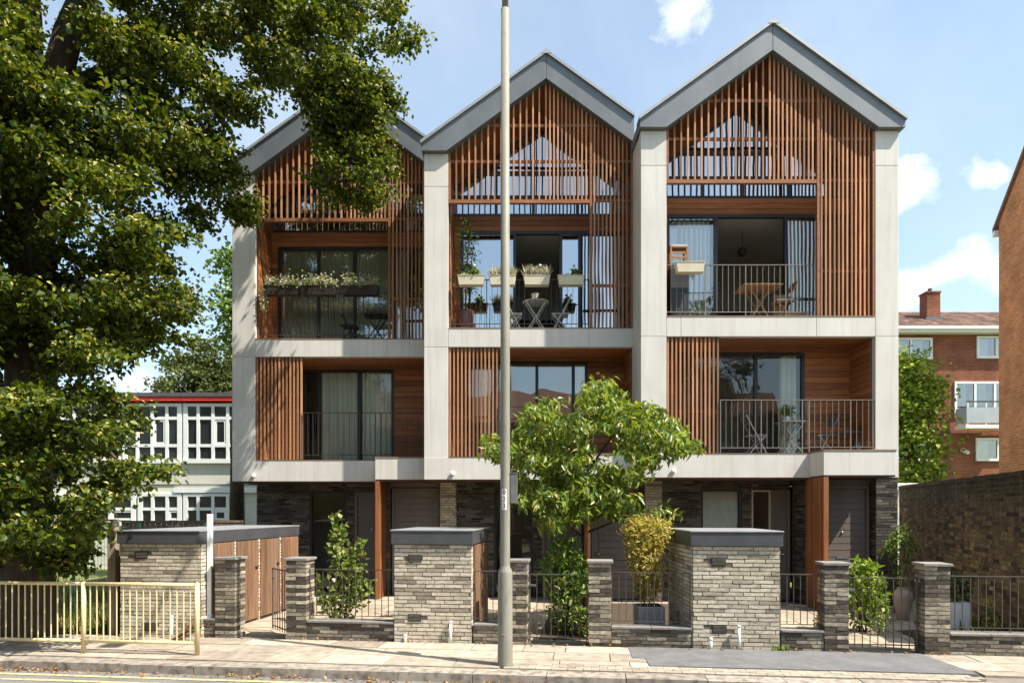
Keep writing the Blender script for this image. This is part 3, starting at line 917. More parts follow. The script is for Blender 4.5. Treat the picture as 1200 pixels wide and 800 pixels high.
    while u < Rin - .07: slats.append((u, 5.99)); u += .0885
    for (u, zb) in slats:
        zt = z_in(u) + .015
        u += random.uniform(-.003, .003)
        ubox(U_SLAT, 'slat', scr, u - .0165, u + .0165, .034 + random.uniform(0, .004), .076, zb, zt)
    # --- lower timber screen
    ls = MB().box(.53, 1.62, .078, .11, 5.47, 5.53).box(.53, 1.62, .078, .11, 4.0, 4.06).build('timber_screen', M['beam'], h)
    u = .565
    while u < 1.61:
        ubox(U_SLAT, 'slat', ls, u - .0175, u + .0175, .034, .076, 3.168, 5.545)
        u += .0855
    # --- cladding and windows, upper storey
    ceil_l = MB().box(.545, Rin - .02, .13, BACK, 5.53, 5.549).build('lower_ceiling', M['board'], h)
    boards_side(h, .546, 1, .13, BACK, 5.99, 8.69 if False else 9.7)
    boards_side(h, Rin - .02, -1, .13, BACK, 5.99, 9.7)
    boards_side(h, .546, 1, .13, BACK, 3.17, 5.52)
    boards_side(h, Rin - .02, -1, .13, BACK, 3.17, 5.52)
    uw0, uw1 = spec['up_win']
    boards_front(h, .55, Rin - .02, 8.49, 8.84, BACK, .118)
    if uw0 > .6: boards_front(h, .57, uw0, 5.96, 8.49, BACK)
    bars = spec['up_bars']
    w1 = pane_window(h, uw0, Rin - .03, 5.957, 8.488, BACK, bars, (), spec['up_glass'], .07, open_between=spec.get('open'))
    # gable glazing
    gz0 = 8.843; gap_ = .34
    gp_ = MB()
    def gz(u): return z_in(u) - gap_
    half = (APEX_IN - gap_ - gz0) / PITCH
    gl_, gr_ = max(.57, APEX_U - half), min(Rin - .03, APEX_U + half)
    gl = MB().prism_y([(gl_, gz0), (gr_, gz0), (gr_, gz(gr_)), (APEX_U, gz(APEX_U)), (gl_, gz(gl_))], BACK + .03, BACK + .036)
    fr = MB()
    fr.box(gl_, gr_, BACK, BACK + .08, gz0 - .002, gz0 + .05)
    for uu in (1.55, 2.42, 3.45):
        if gl_ < uu < gr_: fr.box(uu - .035, uu + .035, BACK - .006, BACK + .074, gz0 + .05, gz(uu) + .02)
    for zz, t_ in ((9.27, .05), (9.84, .045)):
        hh = min((APEX_IN - gap_ - zz) / PITCH, 9)
        fr.box(max(gl_, APEX_U - hh), min(gr_, APEX_U + hh), BACK - .003, BACK + .07, zz - t_, zz + t_)
    for (a, b) in ((gl_, APEX_U), (APEX_U, gr_)):
        fr.prism_y([(a, gz(a) - .03), (b, gz(b) - .03), (b, gz(b) + .04), (a, gz(a) + .04)], BACK - .008, BACK + .09)
    gw = fr.build('gable_window', M['frame'], h)
    gl.build('pane', M['glass_tint'], gw)
    # dark boarding between glass and roof
    MB().prism_y([(gl_, gz(gl_) + .042), (APEX_U, gz(APEX_U) + .042), (APEX_U, APEX_IN + .01), (gl_, z_in(gl_) + .01)], BACK + .02, BACK + .05).build('gable_boarding', M['board'], h)
    MB().prism_y([(APEX_U, gz(APEX_U) + .042), (gr_, gz(gr_) + .042), (gr_, z_in(gr_) + .01), (APEX_U, APEX_IN + .01)], BACK + .021, BACK + .051).build('gable_boarding', M['board'], h)
    # --- lower storey wall
    lw0, lw1 = spec['lo_win']
    w2 = pane_window(h, lw0, lw1, 3.145, 5.46, BACK, spec['lo_bars'], (), spec['lo_glass'], .07)
    boards_front(h, lw1, Rin - .02, 3.145, 5.46, BACK)
    boards_front(h, .57, lw0, 3.145, 5.46, BACK)
    MB().box(.57, Rin - .02, BACK - .006, BACK + .03, 5.462, 5.528).build('header_board', M['beam'], h)
    # --- rooms
    room(h, .3, Rr - .3, BACK + .1, 4.6, 5.9, 8.6, 'upper_room')
    room(h, .3, Rr - .3, BACK + .1, 4.6, 3.1, 5.5, 'middle_room')
    room(h, .3, 3.4, BACK + .14, 4.0, .0, 2.6, 'ground_room')
    at = MB().prism_y([(.3, 8.62), (Rr - .3, 8.62), (Rr - .3, z_in(Rr - .3)), (APEX_U, APEX_IN), (.3, z_in(.3))], 4.5, 4.6).build('attic_wall', M['room'], h)
    for (which, a, b) in spec['curtains']:
        if which == 'up': curtain(h, a, b, 5.98, 8.44, BACK + .10)
        else: curtain(h, a, b, 3.16, 5.42, BACK + .10)
    # --- railings
    railing(h, .53, us, 5.985, 7.07, .135, spec['dark_rail'])
    railing(h, 1.63, 3.44, 3.165, 4.26, .02, spec['dark_rail'])
    railing(h, 3.45, Rin - .005, 3.18, 4.26, .02 if True else 0, spec['dark_rail'])
    # --- ground floor
    wall = MB()
    g0 = .2
    rects = [(g0, 1.5, 0, 2.634), (2.42, 2.62, 0, 2.634), (1.5, 2.42, 2.47, 2.634), (2.62, 3.46, 2.44, 2.634)]
    for (a, b, z0, z1) in rects:
        wall.box(a, b, BACK, BACK + .12, z0, z1)
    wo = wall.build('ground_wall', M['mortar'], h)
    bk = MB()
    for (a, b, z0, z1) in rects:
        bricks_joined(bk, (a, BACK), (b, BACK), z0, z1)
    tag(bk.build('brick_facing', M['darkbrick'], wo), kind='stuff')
    pane_window(h, 1.5, 2.42, .02, 2.468, BACK + .02, (), (), 'glass_dim', .06)
    if spec['blind']: MB().box(1.57, 2.35, BACK + .12, BACK + .13, .1, 2.4).build('blind', M['curtain'], h)
    if spec['sidelight']:
        sl = MB().box(2.62, 2.655, BACK - .01, BACK + .08, 0, 2.43).box(3.0, 3.035, BACK - .01, BACK + .08, 0, 2.43).box(2.655, 3.0, BACK - .01, BACK + .08, 2.395, 2.43).build('sidelight', M['cream_frame'], h)
        MB().box(2.655, 3.0, BACK + .03, BACK + .036, .0, 2.395).build('pane', M['glass_dim'], sl)
        door(h, 3.04, 3.46, 2.435, BACK, None, False)
    else:
        door(h, 2.62, 3.46, 2.435, BACK, None, True)
    # partition + second door + brick pier on the right
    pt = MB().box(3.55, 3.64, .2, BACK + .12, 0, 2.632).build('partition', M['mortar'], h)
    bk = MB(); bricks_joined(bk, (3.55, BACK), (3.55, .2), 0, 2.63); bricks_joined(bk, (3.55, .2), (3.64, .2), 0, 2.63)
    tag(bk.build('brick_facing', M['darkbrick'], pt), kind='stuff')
    du0, du1 = 3.68, 4.80
    door(h, du0, du1 - .02, 2.5, .2, spec.get('number'), True)
    MB().box(3.645, 4.81, .21, .32, 2.502, 2.632).build('door_header', M['door'], h)
    pr = MB().box(4.83, 5.20 if not last else 5.275, .02, BACK, 0, 2.632).build('brick_pier', M['mortar'], h)
    r1 = 5.20 if not last else 5.275
    bk = MB(); bricks_joined(bk, (4.83, BACK), (4.83, .02), 0, 2.63); bricks_joined(bk, (4.83, .02), (r1, .02), 0, 2.63); bricks_joined(bk, (r1, .02), (r1, BACK), 0, 2.63)
    tag(bk.build('brick_facing', M['darkbrick'] if last else M['brick'], pr), kind='stuff')
    if last:
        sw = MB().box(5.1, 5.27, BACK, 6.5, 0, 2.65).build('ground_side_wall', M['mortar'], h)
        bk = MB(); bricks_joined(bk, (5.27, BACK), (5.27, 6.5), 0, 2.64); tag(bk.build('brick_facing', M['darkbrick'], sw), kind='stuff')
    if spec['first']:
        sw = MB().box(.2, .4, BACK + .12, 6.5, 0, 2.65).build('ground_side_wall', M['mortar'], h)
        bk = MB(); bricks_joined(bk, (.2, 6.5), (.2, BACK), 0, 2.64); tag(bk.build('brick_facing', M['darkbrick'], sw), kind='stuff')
    # dome light on the slab
    wl = MB().lathe([(.035, 0), (.05, .015), (.05, .05), (.03, .08), (.008, .09)], n=14).build('dome_light', M['white_paint'], h, smooth=True)
    wl.location = (spec['dome'], -.004, 2.8); wl.rotation_euler = (R(115), 0, 0)
    return h

H1 = house(X1, D1, 'gabled timber screened house with dark brown planters on its balcony, beside pale school building', 4.57, False,
      dict(up_win=(.72, 0), up_bars=(1.72, 2.62, 3.6), up_glass='glass', lo_win=(1.34, 3.59), lo_bars=(1.72, 2.72), lo_glass='glass_dim',
           curtains=[('up', .8, 3.9), ('lo', 1.75, 2.62), ('lo', 2.76, 3.5)], dark_rail=True, blind=False, sidelight=False, number='13', first=True, dome=.5))
H2 = house(X2, D2, 'gabled timber screened house with cream planters of pale grass, middle one of the terrace', 4.57, False,
      dict(up_win=(.72, 0), up_bars=(1.98, 3.06, 3.5), up_glass='glass_tint', open=(1.98, 3.06), lo_win=(.8, 3.69), lo_bars=(1.5, 2.5, 3.35), lo_glass='glass',
           curtains=[('lo', 3.38, 3.64), ('lo', 1.2, 1.6)], dark_rail=True, blind=False, sidelight=False, first=False, dome=.62))
H3 = house(X3, D3, 'gabled timber screened house with lone cream planter, beside the old stock brick wall', 5.285, True,
      dict(up_win=(.57, 0), up_bars=(.78, 1.84, 3.38, 4.2), up_glass='glass', open=(1.84, 3.38), lo_win=(1.0, 3.79), lo_bars=(1.62, 2.72), lo_glass='glass_dim',
           curtains=[('up', 1.0, 1.72), ('up', 3.5, 3.75), ('lo', 3.3, 3.66)], dark_rail=False, blind=True, sidelight=True, first=False, dome=.66))
# slid-open leaves stacked behind the fixed panes are part of the houses
for hh, a, b in ((H2, 1.0, 1.95), (H3, .8, 1.8)):
    lf = MB()
    lf.box(a, a + .06, BACK + .1, BACK + .15, 5.99, 8.43); lf.box(b - .06, b, BACK + .1, BACK + .15, 5.99, 8.43)
    lf.box(a + .06, b - .06, BACK + .1, BACK + .15, 5.99, 6.05).box(a + .06, b - .06, BACK + .1, BACK + .15, 8.37, 8.43)
    l = lf.build('sliding_leaf', M['frame'], hh)
    MB().box(a + .06, b - .06, BACK + .12, BACK + .126, 6.05, 8.37).build('pane', M['glass'], l)
# ceiling pendants and dark furniture inside the open rooms belong to the rooms' fittings
pd = thing('pendant_lamp', 'round dark pendant lamp hanging inside the open upper room by the lone cream planter', 'lamp', (X3 + 2.72, D3 + 1.9, 8.0))
MB().tube([(0, 0, .12), (0, 0, .5)], .006, 6).build('cord', M['black'], pd)
MB().lathe([(.03, -.11), (.09, -.07), (.115, 0), (.09, .07), (.03, .11)], n=16).build('shade', M['furn_dark'], pd, smooth=True)
for (hx, hd, lab) in ((X3, D3, 'low dark sideboard inside the open upper room by the lone cream planter'), (X2, D2, 'low dark sideboard inside the open upper room behind the cream planters of grass')):
    sb = thing('sideboard', lab, 'sideboard', (hx + 2.5, hd + 3.9, 5.9))
    MB().box(-1.1, 1.1, -.25, .25, .12, 1.25).build('carcass', M['room_dark'], sb, bevel=.01)
    for q in range(4):
        MB().box(-1.05 + q * .53, -.56 + q * .53, -.27, -.252, .2, 1.2).build('cabinet_door', M['room_dark'], sb)
    for q in (-1, 1):
        MB().box(q * 1.0 - .03, q * 1.0 + .03, -.2, .2, 0, .118).build('leg', M['room_dark'], sb)

# ------------------------------------------------------------------ garden walls, piers, gates, railings
def text_mesh(body, size, extrude=.002):
    cu = bpy.data.curves.new('lettering', 'FONT'); cu.body = body; cu.size = size; cu.extrude = extrude; cu.align_x = 'CENTER'; cu.align_y = 'CENTER'
    tmp = bpy.data.objects.new('tmp_text', cu); COL.objects.link(tmp)
    bpy.context.view_layer.update()
    me = bpy.data.meshes.new_from_object(tmp.evaluated_get(bpy.context.evaluated_depsgraph_get()))
    bpy.data.objects.remove(tmp)
    return me

PIER_W = .33
MIDBRICK = unit_meshes(M['midbrick'])
def pier(px, label):
    t = tx(px, PIER_W / 2)
    c = S(t, PIER_W / 2)
    p = thing('gate_pier', label, 'pier', (c.x, c.y, 0), PHI, 'brick gate piers')
    H = 1.22
    MB().box(-PIER_W / 2 + .012, PIER_W / 2 - .012, -PIER_W / 2 + .012, PIER_W / 2 - .012, -.05, H).build('core', M['mortar'], p)
    n = 20; ch = H / n
    for k in range(n):
        z = (k + .5) * ch
        if k % 2:
            for q in (-1, 1):
                shared(random.choice(MIDBRICK), 'brick', p, (q * .083, random.uniform(-.003, .003), z), 0, (.158, PIER_W + random.uniform(-.006, .006), ch - .01))
        else:
            for q in (-1, 1):
                shared(random.choice(MIDBRICK), 'brick', p, (random.uniform(-.003, .003), q * .083, z), 0, (PIER_W + random.uniform(-.006, .006), .158, ch - .01))
    MB().box(-.19, .19, -.19, .19, H + .001, H + .04).build('capstone', M['coping'], p, bevel=.006)
    return t
tP1 = pier(270, 'brick gate pier beside the white square post')
tP2 = pier(352, 'brick gate pier that carries the open gate')
tP3 = pier(606, 'brick gate pier right behind the grey lamp column')
tP4 = pier(703, 'brick gate pier between the closed gate and the golden bush railing')
tP5 = pier(976, 'brick gate pier between the timber fin and the gate by the leafy shrub')
tP6 = pier(1092, 'brick gate pier before the old stock brick wall')
HW = PIER_W / 2

def low_wall(t0, t1, label, rail=True, rail_label=None):
    o = S(t0, 0.03)
    w = thing('garden_wall', label, 'wall', (o.x, o.y, 0), PHI, 'low brick garden walls')
    L_ = t1 - t0
    MB().box(0, L_, .0, .2, -.05, .27).build('core', M['mortar'], w)
    for (x, y, z, a, l, h) in brick_layout((0, 0), (L_, 0), 0, .27):
        shared(random.choice(MIDBRICK), 'brick', w, (x, y, z), a, (l, .06, h))
    nn = max(1, round(L_ / .6)); cl = L_ / nn
    for k in range(nn):
        MB().box(k * cl + .003, (k + 1) * cl - .003, -.03, .23, .272, .305).build('coping_stone', M['coping'], w, bevel=.005)
    if rail:
        r = thing('garden_railing', rail_label, 'railing', (o.x, o.y, .305), PHI, 'low metal garden railings')
        MB().box(0.005, L_ - .005, .08, .10, .77, .783).build('top_rail', M['gate_metal'], r)
        MB().box(0.005, L_ - .005, .084, .098, .06, .07).build('bottom_rail', M['gate_metal'], r)
        nb = max(2, round(L_ / .105))
        for k in range(nb + 1):
            x = .012 + (L_ - .024) * k / nb
            ubox(U_GATE, 'baluster', r, x - .005, x + .005, .086, .096, 0.0 if k in (0, nb) or k % 8 == 0 else .07, .77)
U_GATE = unit('baluster', M['gate_metal'])

def gate(t0, t1, label, swing=0.0):
    """metal gate hinged at t1"""
    o = S(t1, .17)
    g = thing('garden_gate', label, 'gate', (o.x, o.y, 0), PHI + swing, 'metal garden gates')
    W = t1 - t0
    MB().box(-W + .02, -.02, -.01, .01, 1.03, 1.045).build('top_rail', M['gate_metal'], g)
    MB().box(-W + .02, -.02, -.008, .008, .09, .105).build('bottom_rail', M['gate_metal'], g)
    nb = max(3, round(W / .115))
    for k in range(nb + 1):
        x = -W + .027 + (W - .054) * k / nb
        t_ = .010 if k in (0, nb) else .0055
        ubox(U_GATE, 'baluster', g, x - t_, x + t_, -t_, t_, .0 if k == nb else .04, 1.03)
    MB().box(-W + .03, -W + .12, -.022, -.01, .86, .89).build('latch', M['furn_grey'], g)
gate(tP1 + HW, tP2 - HW, 'metal garden gate standing open beside the weathered bin doors', R(-45))
gate(tP3 + HW, tP4 - HW, 'closed metal garden gate before the dark green shrub', 0)
gate(tP5 + HW, tP6 - HW, 'closed metal garden gate before the leafy shrub and pale urn', 0)

# bin stores -----------------------------------------------------------------
def bin_store(name_label, foot, front_faces, door_faces, H=1.48, roof=.2, vents=(), over=.06):
    """foot: footprint, anticlockwise seen from above, first corner front left"""
    b = thing('bin_store', name_label, 'bin store', (foot[0][0], foot[0][1], 0), 0, 'brick bin stores')
    o = Vector(foot[0])
    F = [tuple(Vector(p) - o) for p in foot]
    MB().prism_z(F, -.05, H).build('core', M['mortar'], b)
    cx = sum(p[0] for p in F) / len(F); cy = sum(p[1] for p in F) / len(F)
    def grow(p, k):
        d = Vector((p[0] - cx, p[1] - cy)); d = d.normalized() * k
        return (p[0] + d.x, p[1] + d.y)
    for (i, j) in front_faces:
        for (x, y, z, a, l, h) in brick_layout(F[i], F[j], 0, H):
            if any(abs((Vector((x, y)) - Vector(F[i])).length - vx) < .1 and abs(z - vz) < .05 for (vi, vx, vz) in vents if vi == i): continue
            shared(random.choice(BRICK), 'brick', b, (x, y, z), a, (l, .06, h))
    for (vi, vx, vz) in vents:
        A = Vector(F[vi]); B = Vector(F[(vi + 1) % len(F)]); d = (B - A).normalized(); n = Vector((d.y, -d.x))
        c = A + d * vx
        v = MB(); obox(v, (c.x + n.x * .001, c.y + n.y * .001, vz), math.atan2(d.y, d.x), .2, .03, .11)
        vo = v.build('air_brick', M['furn_dark'], b)
        for q in range(5):
            s_ = MB(); obox(s_, (c.x + n.x * .018, c.y + n.y * .018, vz - .04 + q * .02), math.atan2(d.y, d.x), .18, .006, .009)
            s_.build('louvre', M['mortar'], vo)
    for (i, j, nd) in door_faces:
        A = Vector(F[i]); B = Vector(F[j]); d = (B - A); W = d.length; d.normalize(); n = Vector((d.y, -d.x)); ang = math.atan2(d.y, d.x)
        bw = .14
        for (x, y, z, a, l, h) in brick_layout(A, A + d * bw, 0, H):
            shared(random.choice(BRICK), 'brick', b, (x, y, z), a, (l, .06, h))
        dw = (W - bw) / nd
        for k in range(nd):
            c = A + d * (bw + dw * (k + .5)) + n * .012
            dm = MB(); obox(dm, (c.x, c.y, H / 2 + .02), ang, dw - .07, .02, H - .06)
            do = dm.build('bin_door', M['bin_door'], b)
            nb = max(3, round((dw - .07) / .125)); w_ = (dw - .07) / nb
            for q in range(nb):
                cc = c + d * (-(dw - .07) / 2 + w_ * (q + .5)) + n * .018
                shared(U_BIN, 'board', do, (cc.x, cc.y, H / 2 + .02), ang, (w_ - .006, .016, H - .08))
            hc = c + d * (dw / 2 - .12) + n * .04
            hm = MB(); obox(hm, (hc.x, hc.y, .98), ang, .09, .025, .02); hm.build('handle', M['furn_dark'], do)
            # brick nib between doors
            if k < nd - 1:
                p0 = A + d * (bw + dw * (k + 1) - .03); p1 = A + d * (bw + dw * (k + 1) + .03)
                for (x, y, z, a, l, h) in brick_layout(p0, p1, 0, H):
                    shared(random.choice(BRICK), 'brick', b, (x + n.x * .022, y + n.y * .022, z), a, (l, .07, h))
    RF = [grow(p, over) for p in F]
    ro = MB().prism_z(RF, H + .002, H + roof).build('flat_roof', M['zinc_bin'], b, bevel=.008)
    RT = [grow(p, over + .015) for p in F]
    MB().prism_z(RT, H + roof + .001, H + roof + .022).build('roof_edge', M['zinc_trim'], ro, bevel=.005)
    return b
M['zinc_bin'] = surf('bin_roof_zinc', (.045, .047, .052), (.07, .073, .08), (3, 3, 3), .55, vary=.1, spec=.5)
U_BIN = unit('board', M['bin_door'])

def st(px, s):
    return S2(tx(px, s), s)
# left store, deep, doors on the side facing the path
a0 = P(141, 745, 10.72); a1 = P(235, 745, 10.60)
dirn = Vector((.117, .993))
f1 = [(a0.x, a0.y), (a1.x, a1.y), (a1.x + .117 * 3.5, a1.y + .993 * 3.5), (a0.x + .117 * 3.5, a0.y + .993 * 3.5)]
B1 = bin_store('long brick bin store with weathered timber doors beside the wooden fence', f1, [(0, 1), (3, 0)], [(1, 2, 4)], 1.47, .19, vents=[(0, .36, 1.3), (0, .5, .18)])
a0 = S(tx(462, .0), .0); a1 = S(tx(552, .0), .0)
dv = NRM * 1.45
f2 = [(a0.x, a0.y), (a1.x, a1.y), (a1.x + dv.x, a1.y + dv.y), (a0.x + dv.x, a0.y + dv.y)]
B2 = bin_store('brick bin store with two air bricks between the timber fin and the lamp column', f2, [(0, 1), (3, 0)], [(1, 2, 1)], 1.48, .2, vents=[(0, .32, 1.27), (0, .32, .38)])
a0 = S(tx(812, .0), .02); a1 = S(tx(914, .0), .02)
f3 = [(a0.x, a0.y), (a1.x, a1.y), (a1.x + .08, a1.y + 1.45), (a0.x + .02, a0.y + 1.55)]
B3 = bin_store('pale sunlit brick bin store with slate grey roof beside the golden bush', f3, [(0, 1), (3, 0)], [(1, 2, 1)], 1.48, .2, vents=[(0, .36, 1.26), (0, .37, .30)])

low_wall(tx(236, 0), tP1 - HW, 'short low brick wall under the white square post', True, 'short metal railing between long bin store and pier')
low_wall(tP2 + HW, tx(461, 0), 'low brick wall before the tall climber', True, 'metal railing before the tall climber')
low_wall(tx(554, 0), tP3 - HW, 'short low brick wall beside the lamp column', True, 'short metal railing beside the lamp column')
low_wall(tP4 + HW, tx(811, 0), 'low brick wall before the golden bush planter', True, 'metal railing before the golden bush planter')
low_wall(tx(916, 0), tP5 - HW, 'short low brick wall before the timber fin of the house by the old wall', True, 'short metal railing before the timber fin by the pale bin store')
low_wall(tP6 + HW, tP6 + HW + 1.55, 'low brick wall running past the white planter', True, 'metal railing before the white planter')

# overflow pipes at the stores
def pipe(px, y0, y1, label, d):
    a = P(px, y0, d); 
    p = thing('waste_pipe', label, 'pipe', (a.x, a.y, 0), 0, 'white waste pipes at the bin stores')
    top = P(px, y1, d).z
    MB().tube([(0, 0, 0), (0, 0, top - .01)], .022, 10).build('pipe', M['white_paint'], p, smooth=True)
    MB().tube([(0, 0, top - .02), (0, 0, top + .015)], .027, 10).build('collar', M['white_paint'], p, smooth=True)
def front_d(t): return S(t, -.04).y
for (px, yt, lab) in ((528, 728, 'tall white pipe stub against the bin store beside lamp column'), (475, 744, 'short white pipe stub against the bin store beside lamp column'),
                      (866, 733, 'tall white pipe stub against the pale sunlit bin store'), (833, 748, 'short white pipe stub against the pale sunlit bin store'),
                      (201, 722, 'white pipe stub behind the yellow guardrail')):
    q = S(tx(px, -.045), -.045) if px > 300 else P(px, 745, 10.52)
    pipe(px, 750, yt, lab, q.y)

# white square post
wp = P(246, 700, 10.78)
w = thing('white_post', 'slim white square post standing behind the yellow guardrail end', 'post', (wp.x, wp.y, .306))
MB().box(-.036, .036, -.036, .036, .03, P(243, 602, 10.78).z - .306).build('shaft', M['white_paint'], w, bevel=.004)
MB().box(-.05, .05, -.06, .06, .0, .03).build('foot', M['white_paint'], w)

# wooden fence behind the long bin store
f0 = P(133, 745, 11.0)
fo = thing('timber_fence', 'weathered grey timber fence behind the long bin store', 'fence', (f0.x, f0.y, 0), 0)
MB().box(-.06, .06, -.06, .06, -.05, P(133, 608, 11.0).z).build('post', M['post_wood'], fo, bevel=.006)
U_FENCE = unit('fence_board', M['fence_wood'])
e0, e1 = Vector((-2.1, 3.9)), Vector((.36, 4.4))
nb = 22
for k in range(nb):
    p = e0.lerp(e1, (k + .5) / nb)
    shared(U_FENCE, 'fence_board', fo, (p.x, p.y, .85), math.atan2(e1.y - e0.y, e1.x - e0.x), ((e1 - e0).length / nb - .008, .02, 1.75))
MB().bar((e0.x, e0.y + .0, 1.74), (e1.x, e1.y, 1.74), .05, .05).build('top_rail', M['fence_wood'], fo)
for k in range(12):
    p = Vector((0, .1 + k * .32))
    shared(U_FENCE, 'fence_board', fo, (p.x, p.y + .12, .82), R(90), (.30, .02, 1.66 + .02 * (k % 2)))

# green mesh fence under the lime tree
mf = thing('mesh_fence', 'green wire mesh fence behind the lime trunk', 'fence', (-9.6, 13.0, 0))
for k in range(4):
    MB().box(k * 1.25 - .02, k * 1.25 + .02, -.02, .02, -.15, 1.75).build('post', M['green_metal'], mf)
for k in range(10):
    MB().box(0, 3.75, -.003, .003, .1 + k * .17, .106 + k * .17).build('wire', M['green_metal'], mf)
U_WIRE = unit('wire', M['green_metal'])
for k in range(62):
    ubox(U_WIRE, 'wire', mf, k * .06 + .03, k * .06 + .034, .004, .008, 0.0, 1.7)

# ------------------------------------------------------------------ lamp column
lp = P(592, 780, 8.74)
lamp = thing('lamp_column', 'tall grey green street lamp column with numbered plate', 'lamp post', (lp.x, lp.y, .0))
MB().lathe([(.097, -.03), (.097, .01), (.092, 1.19), (.086, 1.225), (.066, 1.26), (.062, 1.30), (.062, 1.9), (.060, 4), (.052, 8.4)], n=28).build('shaft', M['lamp'], lamp, smooth=True)
MB().tube([(0, 0, 8.38), (0, -.1, 8.75), (0, -.5, 8.95), (0, -.95, 9.0)], .04, 12).build('arm', M['lamp'], lamp, smooth=True)
lh = MB().box(-.14, .14, -1.6, -.92, 8.94, 9.1).build('lantern', M['furn_grey'], lamp, bevel=.03)
MB().box(-.11, .11, -1.54, -1.0, 8.925, 8.938).build('lens', M['cushion'], lh)
bx = MB().box(.062, .158, -.03, .10, 2.08, 2.46).build('control_box', M['furn_grey'], lamp, bevel=.008)
MB().box(.055, .165, -.035, .105, 2.462, 2.475).build('box_lid', M['furn_grey'], bx)
MB().tube([(.11, .03, 2.08), (.11, .03, 2.03), (.06, .01, 1.98)], .012, 8).build('cable', M['black'], bx, smooth=True)
pl = MB()
for k in range(9):        # plate bent round the column
    a = R(-128 + k * 7.0)
    pl.v += [(.0645 * math.cos(a), .0645 * math.sin(a), 2.0), (.0645 * math.cos(a), .0645 * math.sin(a), 2.265)]
pl.f = [(2 * i, 2 * i + 2, 2 * i + 3, 2 * i + 1) for i in range(8)]
plo = pl.build('number_plate', M['plate'], lamp)
for k, ch in enumerate('023'):
    me = text_mesh(ch, .088, .001)
    o = link('digit', me, M['black'], plo)
    a = R(-100)
    o.location = (.0665 * math.cos(a), .0675 * math.sin(a), 2.222 - k * .087); o.rotation_euler = (R(90), 0, R(-10))
MB().lathe([(.0, 0), (.016, .001), (.0, .003)], n=12).build('yellow_dot', M['yellow_dot'] if 'yellow_dot' in M else M['yellow'], lamp).location = (-.02, -.097, .42)

# ------------------------------------------------------------------ guardrail
gr0 = P(231, 769, 9.32); gr1 = P(98, 766, 9.48)
gv = Vector((gr1.x - gr0.x, gr1.y - gr0.y)); bay = gv.length; ga = math.atan2(gv.y, gv.x)
gd = thing('guardrail', 'pale yellow pedestrian guardrail along the kerb under the lime tree', 'guardrail', (gr0.x, gr0.y, .015), ga)
for k in range(4):
    MB().tube([(k * bay, 0, 0), (k * bay, 0, .985)], .031, 12).build('post', M['guard'], gd, smooth=True)
    MB().tube([(k * bay, 0, .985), (k * bay, 0, 1.0)], [.031, .012], 12).build('post_cap', M['guard'], gd, smooth=True)
U_BAR = bpy.data.meshes.new('bar'); _m = MB().tube([(0, 0, -.5), (0, 0, .5)], 1.0, 8); U_BAR.from_pydata(_m.v, [], _m.f); U_BAR.update(); U_BAR.materials.append(M['guard'])
for k in range(3):
    MB().tube([(k * bay + .03, 0, .96), ((k + 1) * bay - .03, 0, .96)], .025, 10).build('top_rail', M['guard'], gd, smooth=True)
    MB().tube([(k * bay + .03, 0, .17), ((k + 1) * bay - .03, 0, .17)], .025, 10).build('bottom_rail', M['guard'], gd, smooth=True)
    nb = 17
    for q in range(1, nb):
        shared(U_BAR, 'bar', gd, (k * bay + bay * q / nb, 0, .565), 0, (.0095, .0095, .78))

# ------------------------------------------------------------------ old stock brick wall on the right
wa, wb = Vector((9.42, 16.6)), Vector((7.36, 9.52))
ow = thing('old_brick_wall', 'tall weathered yellow brown stock brick wall with sooty top', 'wall', (wb.x, wb.y, 0))
d_ = (wb - wa); nrm_ = Vector((d_.y, -d_.x)).normalized()
A_ = wa - wb; 
core = [tuple(A_), (0, 0), tuple(-nrm_ * .22), tuple(A_ - nrm_ * .22)]
MB().prism_z(core, -.1, 2.5).build('core', M['oldmortar'], ow)
lay = brick_layout(A_, (0, 0), 0.0, 2.5, course=.075, length=.228, joint=.011)
lay.sort(key=lambda q: q[1])
seen = [q for q in lay if q[1] + wb.y > 9.6]
near = lay[:300] if False else seen[:300]
nearset = set(id(q) for q in near)
for (x, y, z, a, l, h) in near:
    shared(random.choice(OLDBRICK), 'brick', ow, (x, y, z), a, (l, .06, h))
bk = MB()
for q in lay:
    if id(q) in nearset: continue
    obox(bk, q[:3], q[3], q[4], .06, q[5], .003)
tag(bk.build('brick_facing', M['oldbrick'], ow), kind='stuff')
ang = math.atan2(d_.y, d_.x); L_ = d_.length; k = 0.0
cm = unit('coping_brick', M['oldbrick'])
while k < L_ - .1:
    c = A_ + d_.normalized() * (k + .055) - nrm_ * .11
    shared(cm, 'coping_brick', ow, (c.x, c.y, 2.5 + .04 + random.uniform(-.006, .006)), ang, (.10, .27, .075))
    k += .11

